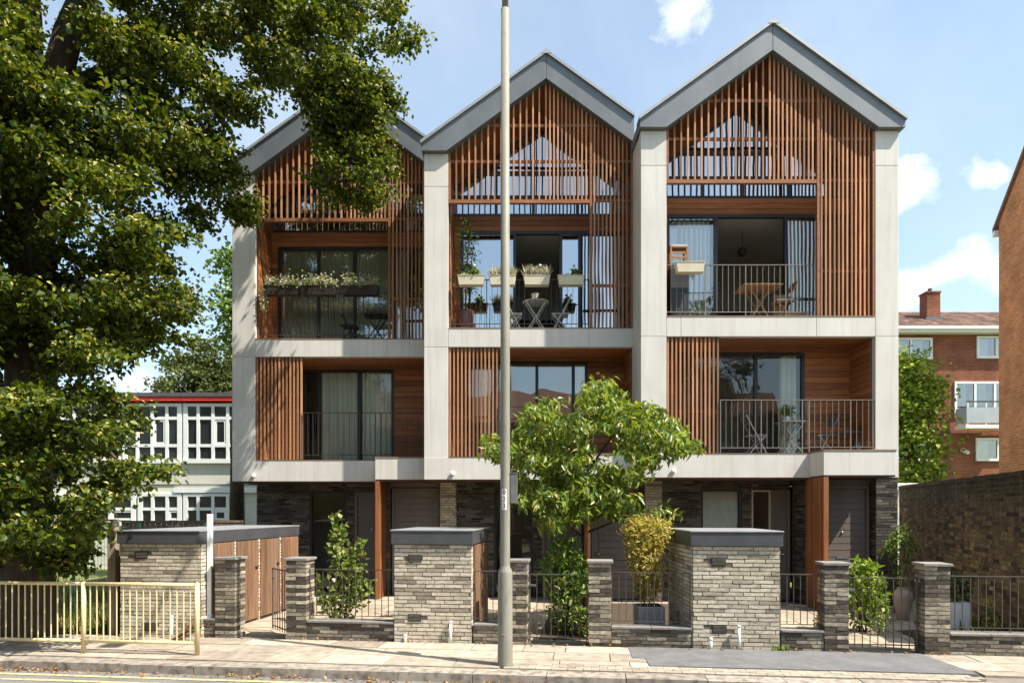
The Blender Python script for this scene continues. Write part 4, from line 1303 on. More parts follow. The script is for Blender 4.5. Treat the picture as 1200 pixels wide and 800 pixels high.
# ------------------------------------------------------------------ balcony furniture and pots
def bistro_table(label, loc, mt, r=.29, hgt=.72, square=False, rz=0):
    t = thing('folding_table', label, 'table', loc, rz, 'folding balcony tables')
    if square: MB().box(-r, r, -r * .8, r * .8, hgt - .025, hgt).build('table_top', mt, t, bevel=.004)
    else: MB().lathe([(r - .01, hgt - .025), (r, hgt - .015), (r, hgt - .004), (r - .006, hgt)], n=28).build('table_top', mt, t, smooth=False)
    for q in (-1, 1):
        MB().bar((-.24, q * .17, 0), (.22, q * .17, hgt - .026), .022).build('leg', mt, t)
        MB().bar((.24, q * .145, 0), (-.22, q * .145, hgt - .026), .022).build('leg', mt, t)
    MB().bar((0, -.16, hgt * .5), (0, .16, hgt * .5), .014).build('cross_bar', mt, t)
    return t
def bistro_chair(label, loc, mt, rz=0, cushion=None):
    c = thing('folding_chair', label, 'chair', loc, rz, 'folding balcony chairs')
    for q in (-1, 1):
        MB().bar((.22, q * .19, 0), (-.24, q * .19, .86), .022).build('leg', mt, c)
        MB().bar((-.20, q * .165, 0), (.19, q * .165, .43), .022).build('leg', mt, c)
    seat = MB()
    for k in range(6):
        seat.box(-.17 + k * .065, -.115 + k * .065, -.18, .18, .432, .448)
    for q in (-1, 1): seat.box(-.17, .21, q * .15 - .012, q * .15 + .012, .418, .4315)
    tag(seat.build('seat', mt, c))
    b = MB(); b.v = []; 
    for k, (x, z) in enumerate(((-.218, .84), (-.182, .77), (-.146, .70))):
        MB().box(x - .008, x + .008, -.178, .178, z - .028, z + .028).build('back_slat', mt, c)
    if cushion: MB().box(-.17, .2, -.17, .17, .45, .49).build('cushion', cushion, c, bevel=.015)
    return c
ZU, ZL = 5.957, 3.142
def at_house(X0, D, px, w): return (px - 600) * (D + w) / 800.0
def hp(X0, D, px, w, z): return (at_house(X0, D, px, w), D + w, z)

bistro_chair('dark slatted folding chair under the dark brown planters', hp(X1, D1, 409, .56, ZU), M['furn_dark'], R(0))
bistro_table('dark folding table under the dark brown planters', hp(X1, D1, 441, .55, ZU), M['furn_dark'], .28, .70, True)
bistro_table('pale round folding table behind the cream planters of grass', hp(X2, D2, 628, .55, ZU), M['furn_pale'], .3, .74)
bistro_chair('pale folding chair beside the glazed brown pot side of the round table', hp(X2, D2, 601, .55, ZU), M['furn_pale'], R(180) if False else 0)
bistro_chair('pale folding chair on the slatted screen side of the round table', hp(X2, D2, 657, .55, ZU), M['furn_pale'], R(180))
bistro_table('teak folding table on the balcony with the lone cream planter', hp(X3, D3, 888, .5, ZU), M['furn_wood'], .42, .74, True)
bistro_chair('teak folding chair with pale cushion beside cardboard box', hp(X3, D3, 918, .55, ZU), M['furn_wood'], R(180), M['cushion'])
bistro_table('grey square folding table with green vase on it', hp(X3, D3, 926, .6, ZL), M['furn_grey'], .25, .74, True)
bistro_chair('grey folding chair between the slatted screen and the green vase table', hp(X3, D3, 884, .6, ZL), M['furn_grey'], R(0))
bistro_chair('grey folding chair before the cedar boarded wall', hp(X3, D3, 966, .6, ZL), M['furn_grey'], R(180))
# side table, lantern, vase
st_ = thing('side_table', 'small metal side table in the cedar corner', 'table', hp(X3, D3, 996, .6, ZL))
MB().box(-.2, .2, -.17, .17, .50, .52).build('table_top', M['furn_grey'], st_, bevel=.003)
for i in (-1, 1):
    for j in (-1, 1): MB().box(i * .185 - .01, i * .185 + .01, j * .155 - .01, j * .155 + .01, 0, .498).build('leg', M['furn_grey'], st_)
la = thing('lantern', 'small grey metal lantern beside the side table', 'lantern', (at_house(X3, D3, 1000, .3) + .12, D3 + .32, ZL))
MB().lathe([(.075, 0), (.08, .02), (.075, .035)], n=18).build('base', M['furn_grey'], la)
MB().lathe([(.065, .036), (.065, .17)], n=18).build('glass_body', M['glass'], la, smooth=True)
MB().lathe([(.08, .171), (.06, .2), (.025, .24), (.02, .27)], n=18).build('hood', M['furn_grey'], la)
MB().tube([(-.03, 0, .27), (-.03, 0, .33), (0, 0, .36), (.03, 0, .33), (.03, 0, .27)], .005, 6).build('ring', M['furn_grey'], la)
va = thing('vase', 'green leafy plant in white pot on the grey folding table', 'plant', hp(X3, D3, 922, .6, ZL + .74))
MB().lathe([(.045, 0), (.06, .05), (.06, .12)], n=16).build('pot', M['cushion'], va, smooth=True)
v, f = leaf_cloud(ball_pts((0, 0, .22), .13, 160, RNG), RNG, .09, .035, .3, -.4)
tri_mesh('foliage', v, f, M['shrub'], va)
tp = thing('table_pot', 'pale pot on the round folding table', 'pot', hp(X2, D2, 627, .55, ZU + .741))
MB().lathe([(.05, 0), (.075, .12), (.08, .17), (.09, .18)], n=16).build('pot', M['furn_pale'], tp, smooth=True)
MB().lathe([(.07, .1805), (.05, .185)], n=16).build('soil', M['soil'], tp)

# cabinet with stool
cb = thing('cabinet', 'dark upright cabinet at the end of the balcony with the lone cream planter', 'cabinet', (X3 + .87, D3 + .5, ZU))
MB().box(-.2, .2, -.2, .3, .02, 1.13).build('carcass', M['cabinet'], cb, bevel=.01)
MB().box(-.19, .19, -.215, -.202, .05, 1.1).build('cabinet_door', M['cabinet'], cb, bevel=.003)
MB().box(-.18, .18, -.18, .28, 0, .018).build('plinth', M['black'], cb)
sk = thing('wooden_stool', 'small wooden stool with pale seat standing on the dark cabinet', 'stool', (X3 + .87, D3 + .5, ZU + 1.13))
for i in (-1, 1):
    for j in (-1, 1): MB().box(i * .17 - .018, i * .17 + .018, j * .14 - .018, j * .14 + .018, 0, .42).build('leg', M['furn_wood'], sk)
MB().box(-.19, .19, -.16, .16, .421, .445).build('seat', M['furn_wood'], sk, bevel=.004)
MB().box(-.18, .18, -.15, .15, .446, .49).build('cushion', M['cushion'], sk, bevel=.015)
for z in (.2, .3): MB().box(-.151, .151, -.15, -.13, z, z + .04).build('stretcher', M['furn_wood'], sk)
# cardboard boxes
def carton(label, loc, a, b, h, rz):
    c = thing('cardboard_box', label, 'box', loc, rz, 'cardboard boxes on the balcony')
    MB().box(-a / 2, a / 2, -b / 2, b / 2, 0, h).build('carton', M['cardboard'], c, bevel=.004)
    MB().box(-a / 2 - .001, a / 2 + .001, -.03, .03, h + .0005, h + .002).build('tape', M['cream_plastic'], c)
    MB().box(a * .1, a * .1 + .1, -b / 2 - .002, -b / 2 - .0005, h * .3, h * .3 + .06).build('sticker', M['plate'], c)
carton('low cardboard box behind the balcony railing beside the teak chair', (X3 + 3.36, D3 + .55, ZU), .44, .34, .22, R(4))
carton('taller cardboard box behind the teak table', (X3 + 3.14, D3 + .82, ZU), .26, .26, .66, R(-8))

# railing planters
def planter(label, u, X0, D, zt, mt, kind, w=.56, group=None, wf=.02):
    p = thing('railing_planter', label, 'planter', (X0 + u, D + wf, zt - .2), 0, group)
    prof = [(-w / 2 + .03, 0), (w / 2 - .03, 0), (w / 2, .2), (-w / 2, .2)]
    MB().prism_y(prof, -.09, .09).build('trough', mt, p, bevel=.006)
    MB().box(-w / 2 - .006, w / 2 + .006, -.098, .098, .2005, .215).build('rim', mt, p)
    for q in (-1, 1): MB().bar((q * w * .3, .09, .19), (q * w * .3, .13, .19), .02).build('hook', M['dark_rail'], p)
    n = 260
    base = np.column_stack([RNG.uniform(-w / 2 + .03, w / 2 - .03, n), RNG.uniform(-.08, .08, n), np.full(n, .21)])
    if kind == 'grass':
        d = RNG.normal(size=(420, 3)) * .45; d[:, 2] = np.abs(d[:, 2]) + .9; d /= np.linalg.norm(d, axis=1, keepdims=True)
        b2 = np.column_stack([RNG.uniform(-w / 2 + .03, w / 2 - .03, 420), RNG.uniform(-.08, .08, 420), np.full(420, .19)])
        v, f = leaf_tris(b2, d, RNG.normal(size=(420, 3)), RNG.uniform(.12, .30, 420), RNG.uniform(.012, .02, 420), 0)
        tri_mesh('foliage', v, f, M['palegrass'], p)
    elif kind == 'sparse':
        pts = ball_pts((w * .15, 0, .28), .11, 110, RNG, .7)
        v, f = leaf_cloud(pts, RNG, .07, .05, .5, -.3); tri_mesh('foliage', v, f, M['shrub'], p)
        v, f = leaf_cloud(ball_pts((-w * .2, 0, .22), .1, 60, RNG, .35), RNG, .05, .03, .5, -.2); tri_mesh('dry_stems', v, f, M['palegrass'], p)
    elif kind == 'flowers':
        pts = base.copy(); pts = np.repeat(pts, 3, 0); pts[:, 2] += np.abs(RNG.normal(size=len(pts))) * .105; pts += RNG.normal(size=pts.shape) * .04
        v, f = leaf_cloud(pts, RNG, .055, .04, .6, -.15); tri_mesh('foliage', v, f, M['flower'], p)
    elif kind == 'trail':
        pts = base.copy(); pts = np.repeat(pts, 3, 0); pts[:, 2] += np.abs(RNG.normal(size=len(pts))) * .105; pts += RNG.normal(size=pts.shape) * .04
        tr = np.column_stack([RNG.normal(-w / 2 - .02, .04, 200), RNG.normal(-.03, .04, 200), .22 - RNG.uniform(0, .55, 200) ** 1.0])
        v, f = leaf_cloud(np.vstack([pts, tr]), RNG, .055, .042, .6, .1); tri_mesh('foliage', v, f, M['flower'], p)
    if kind in ('grass', 'sparse'):
        for q in range(1):
            fl = MB().tube([(w * .1, 0, .2), (w * .12, -.02, .42)], .004, 5).build('flower_stem', M['shrub'], p)
            MB().lathe([(.012, .405), (.035, .425), (.035, .45), (.01, .47)], w * .12, -.02, 10).build('flower_head', M['cushion'], fl, smooth=True)
gB = 'dark brown railing planters of pink flowers'
for (px0, px1, lab, kd) in ((310, 352, 'dark brown railing planter with foliage trailing off its end', 'trail'), (353, 395, 'dark brown flower planter between two others on the railing', 'flowers'), (401, 445, 'dark brown flower planter above the dark folding chair', 'flowers')):
    u0 = at_house(X1, D1, px0, .02) - X1; u1 = at_house(X1, D1, px1, .02) - X1
    planter(lab, (u0 + u1) / 2, X1, D1, 7.17, M['brown_plastic'], kd, u1 - u0 - .03, gB)
gC = 'cream railing planters'
for (px, lab, kd) in ((552, 'cream railing planter with few stems before the glazed brown pot', 'sparse'), (589, 'cream railing planter of pale grass passed by the lamp column', 'grass'),
                      (629, 'cream railing planter of pale grass before the round folding table', 'grass'), (669, 'cream railing planter with green sprig beside the slatted screen', 'sparse')):
    planter(lab, at_house(X2, D2, px, .02) - X2, X2, D2, 7.09, M['cream_plastic'], kd, .58, gC)
planter('lone cream ribbed planter on the railing of the house by the old wall', at_house(X3, D3, 808, .02) - X3, X3, D3, 7.05, M['cream_plastic'], 'none', .58, gC)

# pot with a thin tree on the middle balcony
pt = thing('potted_tree', 'slender weeping tree in a glazed brown pot on the balcony', 'plant', hp(X2, D2, 545, .5, ZU))
MB().lathe([(.14, 0), (.19, .1), (.20, .45), (.18, .5), (.2, .52)], n=22).build('pot', M['terracotta'], pt, smooth=True)
MB().lathe([(.17, .505), (.1, .515)], n=18).build('soil', M['soil'], pt)
MB().tube([(0, 0, .5), (.03, 0, 1.1), (.06, .02, 1.8), (.12, .02, 2.4)], [.022, .018, .014, .006], 8).build('trunk', M['bark2'], pt, smooth=True)
cl = []
for k in range(26):
    a = RNG.uniform(0, 6.28); z = RNG.uniform(1.2, 2.55)
    n_ = 22; tl = np.linspace(0, 1, n_)
    ln = RNG.uniform(.15, .42)
    cl.append(np.column_stack([.06 + np.cos(a) * ln * tl, np.clip(np.sin(a) * ln * tl * .6, -.3, .3), z + .15 * np.sin(tl * 3) - .45 * tl ** 2]) + RNG.normal(size=(n_, 3)) * .025)
v, f = leaf_cloud(np.vstack(cl), RNG, .075, .03, .4, .5); tri_mesh('foliage', v, f, M['lime_dark'] if 'lime_dark' in M else M['shrub'], pt)

# ------------------------------------------------------------------ vegetation
def poly_sample(poly, n, rng):
    poly = np.asarray(poly, float); x0, y0 = poly.min(0); x1, y1 = poly.max(0)
    out = []
    while len(out) < n:
        q = rng.uniform((x0, y0), (x1, y1), (n * 3, 2))
        ins = np.zeros(len(q), bool)
        j = len(poly) - 1
        for i in range(len(poly)):
            xi, yi = poly[i]; xj, yj = poly[j]
            c = ((yi > q[:, 1]) != (yj > q[:, 1])) & (q[:, 0] < (xj - xi) * (q[:, 1] - yi) / (yj - yi + 1e-9) + xi)
            ins ^= c; j = i
        out += list(q[ins])
    return np.array(out[:n])

def sprays(centers, n_leaf, rad, rng, length, width, up=.75, droop=.35, flat=.5):
    """each centre becomes a small drooping spray of leaves"""
    P_, O_ = [], []
    for c in centers:
        k = max(6, int(n_leaf * rng.uniform(.6, 1.35)))
        a = rng.uniform(0, 6.28); r = rad * rng.uniform(.65, 1.35)
        p = rng.normal(size=(k, 3)) * np.array([r * .55, r * .55, r * .55 * flat])
        ax = np.array([math.cos(a), math.sin(a), -.25]); p += np.outer(rng.uniform(-.8, .8, k) * r, ax)
        P_.append(c + p); O_.append(np.tile(ax * .5, (k, 1)) + p / (r + 1e-6) * .6)
    P_ = np.vstack(P_); O_ = np.vstack(O_)
    return leaf_cloud(P_, rng, length, width, up, droop, .75, .22, O_)

def to3(px, d):
    return np.column_stack([(px[:, 0] - 600) * d / 800, d, EYE + (597 - px[:, 1]) * d / 800])

# --- the lime tree -----------------------------------------------------------
tb = P(31, 745, 10.9)
lime = thing('lime_tree', 'large lime tree with hanging leafy branches beside the guardrail', 'tree', (tb.x, tb.y, 0))
off = np.array([tb.x, tb.y, 0.0])
rng = np.random.default_rng(5)
Lp = [(-150, 60), (100, 60), (150, 150), (172, 205), (188, 255), (210, 306), (190, 322), (226, 342), (236, 372), (200, 380), (216, 390), (192, 425), (160, 448), (146, 475), (163, 504), (158, 541), (176, 571), (192, 592), (165, 606), (135, 610), (126, 640), (94, 656), (40, 664), (-20, 660), (-150, 630)]
Up = [(-200, -200), (380, -200), (440, -90), (476, -20), (496, 30), (480, 58), (462, 85), (452, 96), (330, 96), (300, 86), (272, 96), (270, 128), (250, 145), (235, 170), (176, 205), (120, 205), (-200, 205)]
Sp = [(240, 150), (266, 192), (288, 240), (278, 256), (262, 258), (242, 262), (224, 238), (200, 222), (214, 200), (235, 175)]
Hp = [(342, 78), (452, 78), (450, 114), (436, 146), (445, 167), (431, 200), (426, 222), (411, 230), (400, 248), (391, 232), (381, 206), (376, 187), (388, 150), (362, 116)]
def depth_of(px, base, slope, th, rng):
    return base + (px[:, 0] - 100) * slope + rng.uniform(-th, th, len(px))
cl = []
q = poly_sample(Lp, 300, rng); cl.append(to3(q, depth_of(q, 10.6, .002, 1.7, rng)))
q = poly_sample(Up, 340, rng); cl.append(to3(q, depth_of(q, 10.7, .0068, 1.7, rng)))
q = poly_sample(Sp, 13, rng); cl.append(to3(q, depth_of(q, 11.2, .006, .5, rng)))
q = poly_sample(Hp, 56, rng); cl.append(to3(q, depth_of(q, 11.4, .007, .6, rng)))
cl = np.vstack(cl)
pxs = 600 + 800 * cl[:, 0] / cl[:, 1]; pys = 597 - 800 * (cl[:, 2] - EYE) / cl[:, 1]
bare = ((pxs > 8) & (pxs < 122) & (pys < 92) & (pys > -60) & (cl[:, 1] < 11.9)) | ((pxs > 14) & (pxs < 62) & (pys > 280) & (pys < 338) & (cl[:, 1] < 10.5))
cl = cl[~bare]
cs = []; bl = []
for c in cl:                      # every bough tip is a fan of sprays, blossom on its upper side
    k = rng.integers(4, 8); a = rng.uniform(0, 6.28); ax = np.array([math.cos(a), math.sin(a) * .7, -.22])
    sp = c + np.outer(rng.uniform(-.36, .36, k), ax) + rng.normal(size=(k, 3)) * np.array([.14, .14, .08])
    cs.append(sp)
    if rng.uniform() < .85:
        bl.append(sp[: k // 2 + 1] + np.array([0, 0, .07]))
cs = np.vstack(cs); bl = np.vstack(bl)
v, f = sprays(cs - off, 56, .20, rng, .094, .08, .8, .4, .5)
tri_mesh('crown', v, f, M['lime'], lime)
v, f = sprays(bl - off, 20, .17, rng, .07, .04, .8, .3, .5)
tri_mesh('blossom', v, f, M['blossom'], lime)
tr = MB()
def W(px, py, d): 
    p = P(px, py, d); return (p.x - tb.x, p.y - tb.y, p.z)
tr.tube([(0, 0, -.1), (0, 0, .25), (.02, 0, 1.2), (.0, 0, 2.6), (.05, .02, 4.2), (.0, .05, 5.6)], [.52, .42, .37, .35, .34, .32], 18)
trunk = tr.build('trunk', M['bark'], lime, smooth=True)
for pts, rad in (([(0, .05, 5.3), W(28, 180, 10.8), W(35, 90, 10.8), W(34, 20, 10.7), W(32, -80, 10.6)], [.28, .22, .2, .18, .12]),
                 ([(.05, .05, 5.2), W(62, 110, 11.0), W(80, 40, 11.1), W(100, -10, 11.2), W(120, -90, 11.3)], [.25, .23, .21, .18, .12]),
                 ([W(62, 110, 11.0), W(112, 92, 11.6), W(140, 70, 12.0), W(230, 40, 12.6), W(330, 50, 13.0), W(420, 70, 13.2)], [.18, .15, .12, .09, .06, .03]),
                 ([W(330, 50, 13.0), W(390, 110, 13.3), W(405, 170, 13.4), W(402, 220, 13.4)], [.05, .035, .022, .01]),
                 ([W(140, 70, 12.0), W(215, 130, 12.2), W(262, 205, 12.3), W(285, 245, 12.4)], [.07, .045, .025, .01]),
                 ([(0, 0, 4.6), W(90, 230, 10.2), W(150, 280, 10.2), W(205, 312, 10.2)], [.06, .04, .025, .01]),
                 ([(0, 0, 3.6), W(90, 330, 10.0), W(160, 345, 10.1), W(225, 365, 10.2)], [.055, .035, .022, .01]),
                 ([(0, 0, 3.0), W(80, 470, 9.9), W(130, 530, 9.9), W(170, 575, 9.9)], [.05, .03, .02, .01]),
                 ([(0, 0, 4.2), W(-40, 300, 9.6), W(-100, 330, 9.2)], [.1, .07, .03]),
                 ([(0, .05, 5.3), W(5, 130, 11.2), W(-10, 30, 11.6), W(-40, -90, 12)], [.2, .17, .14, .1])):
    MB().tube(pts, rad, 10).build('branch', M['bark'], lime, smooth=True)

# --- young cherry in the middle garden ---------------------------------------
cb_ = P(686, 740, 11.5)
ch = thing('cherry_tree', 'young tree with glossy drooping leaves tied to an orange stake', 'tree', (cb_.x, cb_.y, 0))
off = np.array([cb_.x, cb_.y, 0.])
rng = np.random.default_rng(21)
Cp = [(575, 508), (590, 520), (608, 502), (622, 480), (640, 466), (650, 470), (655, 488), (676, 488), (682, 462), (690, 448), (715, 446), (730, 462), (740, 472), (765, 470), (775, 485), (790, 492), (800, 505), (810, 522), (790, 530), (770, 538), (756, 552), (742, 566), (735, 590), (725, 604), (700, 606), (668, 610), (640, 622), (632, 600), (612, 590), (605, 560), (590, 540), (575, 525)]
Gaps = [(706, 522, 22), (664, 472, 15), (744, 506, 11), (600, 575, 12), (625, 560, 12), (770, 560, 14), (690, 550, 9)]
q = poly_sample(Cp, 520, rng)
q = np.array([p for p in q if all((p[0] - gx) ** 2 + ((p[1] - gy)) ** 2 > gr ** 2 for gx, gy, gr in Gaps)])
cc = to3(q, 11.5 + rng.uniform(-1.0, 1.0, len(q)))
ext = to3(np.array([(800, 522), (808, 526), (760, 598), (775, 597), (785, 600), (745, 600), (648, 618), (645, 596), (578, 512), (572, 514), (735, 598)], float), 11.4 + rng.uniform(-.4, .4, 11))
cc = np.vstack([cc, ext])
def cherry_leaves(c, rng):
    Pp, Dd = [], []
    for k in c:
        n_ = int(rng.uniform(17, 32)); a = rng.uniform(0, 6.28)
        ax = np.array([math.cos(a), math.sin(a), .1]); t_ = rng.uniform(-.22, .22, n_)
        Pp.append(k + np.outer(t_, ax) + rng.normal(size=(n_, 3)) * .045)
        d = rng.normal(size=(n_, 3)) * .55; d[:, 2] -= .75; d += ax * .5
        Dd.append(d / np.linalg.norm(d, axis=1, keepdims=True))
    Pp = np.vstack(Pp); Dd = np.vstack(Dd); n_ = len(Pp)
    nr = rng.normal(size=(n_, 3)) * .5; nr[:, 2] += .7; nr[:, 1] -= .2
    s_ = rng.uniform(.7, 1.25, n_)
    return leaf_tris(Pp, Dd, nr, .145 * s_, .056 * s_, .2)
v, f = cherry_leaves(cc - off, rng)
tri_mesh('crown', v, f, M['cherry'], ch)
def W2(px, py, d):
    p = P(px, py, d); return (p.x - cb_.x, p.y - cb_.y, p.z)
MB().tube([(0, 0, -.05), (.0, 0, .8), W2(684, 640, 11.5), W2(682, 600, 11.5), W2(690, 540, 11.5), W2(700, 480, 11.5), W2(705, 455, 11.5)], [.05, .042, .036, .03, .022, .014, .006], 10).build('trunk', M['bark2'], ch, smooth=True)
for pts in ([W2(682, 615, 11.5), W2(650, 560, 11.2), W2(615, 535, 11.0), W2(580, 515, 10.9)], [W2(684, 600, 11.5), W2(730, 560, 11.8), W2(775, 520, 12.0), W2(805, 525, 12.0)],
            [W2(688, 560, 11.5), W2(660, 510, 11.9), W2(642, 475, 12.1)], [W2(690, 550, 11.5), W2(725, 500, 11.2), W2(768, 480, 11.0)], [W2(684, 630, 11.5), W2(655, 605, 11.0), W2(640, 612, 10.8)], [W2(684, 625, 11.5), W2(735, 605, 11.3), W2(782, 598, 11.3)]):
    MB().tube(pts, [.022, .016, .011, .006][:len(pts)] if len(pts) == 4 else [.022, .014, .006], 8).build('branch', M['bark2'], ch, smooth=True)
sk_ = P(687, 740, 11.38)
sd = thing('tree_stake', 'orange timber stake beside the young tree trunk', 'stake', (sk_.x, sk_.y, 0))
MB().lathe([(.035, -.1), (.035, 2.02), (.028, 2.06), (.01, 2.08)], n=12).build('stake', M['stake'], sd, smooth=True)
MB().tube([(-.05, .09, 1.5), (.04, .0, 1.5), (-.0, .13, 1.5), (-.05, .09, 1.5)], .01, 6).build('tie', M['black'], sd)

# --- shrubs and planters -------------------------------------------------------
def shrub(name, label, base, blobs, mat, length, width, dens, cat='shrub', up=.5, droop=-.15, stems=4, seed=1, group=None):
    """blobs in world metres relative to the base: (x, y, z, r)"""
    r = np.random.default_rng(seed)
    s_ = thing(name, label, cat, base, 0, group)
    pts = np.vstack([ball_pts((x, y, z), rad, max(30, int(2.3 * dens * rad ** 2)), r, 1.0, .25) for x, y, z, rad in blobs])
    pts = pts[pts[:, 2] > .02]
    v, f = leaf_cloud(pts, r, length, width, up, droop)
    tri_mesh('foliage', v, f, mat, s_)
    for k in range(stems):
        x, y, z, rad = blobs[k % len(blobs)]
        MB().tube([(r.uniform(-.06, .06), r.uniform(-.06, .06), -.03), (x * .5, y * .5, z * .5), (x, y, z + rad * .3)], [.014, .011, .005], 6).build('stem', M['bark2'], s_, smooth=True)
    return s_
def B(px, d): return P(px, 0, d).x
# dark green shrub behind the closed middle gate
b = (B(663, 11.0), 11.0, 0)
shrub('green_shrub', 'bright green evergreen shrub at the foot of the young tree', b, [(0, 0, .35, .33), (-.05, 0, .75, .36), (.1, .05, 1.05, .33), (-.2, -.05, 1.1, .25), (.25, 0, .75, .25), (.05, 0, 1.35, .22), (-.12, .1, 1.45, .12)], M['shrub'], .12, .05, 1000, seed=3)
b = (B(684, 10.75), 10.75, 0)
shrub('flowering_bush', 'small yellow green bush behind the closed middle gate', b, [(0, 0, .2, .2), (-.1, 0, .34, .16), (.08, 0, .42, .12)], M['ivy'], .07, .05, 1800, seed=4, stems=2)
# golden bush in grey planter
gb = thing('golden_bush', 'golden leaved bamboo bush in a grey square planter', 'bush', (B(757, 10.75), 10.75, 0))
MB().box(-.16, .26, -.2, .2, .0, .50).build('planter', M['greyplanter'], gb, bevel=.012)
MB().box(-.13, .23, -.17, .17, .501, .51).build('soil', M['soil'], gb)
r_ = np.random.default_rng(8)
pts = np.vstack([ball_pts(c, rad, int(7000 * rad ** 2), r_, 1.0, .3) for c, rad in (((-.02, 0, 1.62), .33), ((-.1, 0, 1.55), .28), ((.15, 0, 1.6), .28), ((-.02, -.05, 1.3), .33), ((.02, 0, 1.02), .28), ((.05, 0, .78), .22), ((-.2, .05, 1.72), .16), ((.25, .05, 1.72), .15))])
pts = pts[pts[:, 2] < 1.93 + .05 * r_.normal(size=len(pts))]
v, f = leaf_cloud(pts, r_, .10, .022, .4, .25); tri_mesh('foliage', v, f, M['golden'], gb)
for k in range(7): MB().tube([(r_.uniform(-.08, .16), r_.uniform(-.1, .1), .45), (r_.uniform(-.15, .2), r_.uniform(-.1, .1), 1.5)], [.008, .005], 6).build('cane', M['golden'], gb)
# tall climber by the left house
b = (B(398, 12.0), 12.0, 0)
shrub('tall_climber', 'tall pale leaved climbing rose behind the low wall', b,
      [(0, 0, .25, .3), (-.22, 0, .4, .22), (.1, 0, .55, .3), (.3, 0, .45, .22), (.05, 0, .85, .25), (.28, 0, .95, .22), (.0, 0, 1.15, .2), (.3, 0, 1.22, .16), (.0, 0, 1.42, .17), (-.02, 0, 1.68, .14), (-.05, 0, 1.87, .1), (-.02, 0, 1.55, .15), (-.33, 0, .75, .13), (.42, 0, .65, .2), (.36, 0, 1.38, .08), (-.12, 0, 1.3, .1)], M['ivy'], .105, .08, 620, cat='climber', seed=5, stems=6)
b = (B(1010, 11.2), 11.2, 0)
shrub('leafy_shrub', 'sunlit leafy shrub behind the gate near the pale urn', b, [(0, 0, .25, .25), (-.1, 0, .55, .27), (.1, 0, .6, .26), (-.08, 0, .85, .24), (.12, 0, .92, .22), (-.02, 0, 1.08, .17), (.25, 0, .4, .2), (-.22, 0, .98, .1), (.3, 0, .8, .12)], M['brightleaf'], .10, .065, 850, seed=6)
b = (B(1030, 10.9), 10.9, 0)
shrub('pale_herb', 'low grey green herb at the shrub foot behind the gate', b, [(0, 0, .14, .16), (.05, 0, .25, .12)], M['ivy'], .06, .02, 2200, seed=7, stems=2)
b = (B(961, 11.5), 11.5, 0)
shrub('yellow_herb', 'small yellow leaved herb at the timber fin foot', b, [(0, 0, .12, .13), (.02, 0, .22, .1)], M['golden'], .06, .03, 2200, seed=9, stems=2)
# wisteria vine against the house corner
b = (B(1050, 13.2), 13.2, 0)
shrub('vine', 'dark trailing vine growing at the brick corner beside the urn', b, [(-.1, 0, 1.35, .17), (.1, 0, 1.5, .2), (.28, 0, 1.3, .18), (-.2, 0, 1.2, .12), (.02, 0, 1.1, .13), (.0, 0, .85, .12), (.05, 0, .6, .11), (.02, 0, .35, .14), (.3, 0, 1.0, .1)], M['shrub'], .085, .04, 1100, cat='vine', droop=.5, seed=10, stems=5)
# urn
ur = thing('clay_urn', 'tall pale clay urn beside the vine', 'urn', (B(1058, 12.4), 12.4, 0))
MB().lathe([(.08, 0), (.1, .03), (.13, .2), (.165, .38), (.165, .46), (.12, .54), (.085, .575), (.1, .6)], n=24).build('body', M['urn'], ur, smooth=True)
MB().lathe([(.075, .6005), (.03, .601)], n=16).build('mouth', M['soil'], ur)
# white planter with a dark bush
wp_ = thing('white_planter', 'square white planter with dark leafy plant before the old wall', 'planter', (B(1119, 10.3), 10.3, 0))
MB().box(-.15, .15, -.15, .15, 0.06, .62).build('planter', M['whiteplanter'], wp_, bevel=.01)
MB().box(-.12, .12, -.12, .12, .0, .058).build('foot', M['whiteplanter'], wp_)
v, f = leaf_cloud(ball_pts((0, 0, .82), .24, 260, r_), r_, .08, .05, .5, -.2); tri_mesh('foliage', v, f, M['darktree'], wp_)
# ragged weeds in the right hand bed
r_ = np.random.default_rng(12)
bed = sheet('flower_bed', [S2(tP6 + .25, .25), S2(tP6 + 2.4, .25), (7.6, 11.6), S2(tP6 + .25, 1.9)], .012, M['soil']); tag(bed, kind='structure')
n = 2600
tt = r_.uniform(tP6 + .25, tP6 + 2.2, n); ss = r_.uniform(.26, 1.2, n)
p0 = np.array([tuple(S(a, c, .01)) for a, c in zip(tt, ss)])
d = r_.normal(size=(n, 3)) * .5; d[:, 2] = np.abs(d[:, 2]) + .7; d /= np.linalg.norm(d, axis=1, keepdims=True)
hh = .12 + .30 * np.abs(np.sin(tt * 3.1)) * r_.uniform(0, 1, n) ** 2
v, f = leaf_tris(p0, d, r_.normal(size=(n, 3)), hh, r_.uniform(.015, .04, n), 0)
tag(tri_mesh('weeds', v, f, M['grassblade']), 'ragged green weeds growing before the old stock wall', 'weeds', kind='stuff')
b = (B(1150, 10.4), 10.4, 0)
shrub('low_weed_bush', 'low dark weed bush before the old stock wall', b, [(0, 0, .2, .2), (.15, 0, .35, .15), (-.2, 0, .15, .15)], M['shrub'], .07, .04, 1300, seed=13, stems=2)
b = (B(1190, 10.1), 10.1, 0)
shrub('low_weed_bush', 'spindly yellow flowered weed bush near the white planter', b, [(0, 0, .12, .16), (-.35, 0, .3, .12), (.1, 0, .3, .12), (-.38, 0, .62, .06)], M['golden'], .06, .03, 1500, seed=14, stems=4)
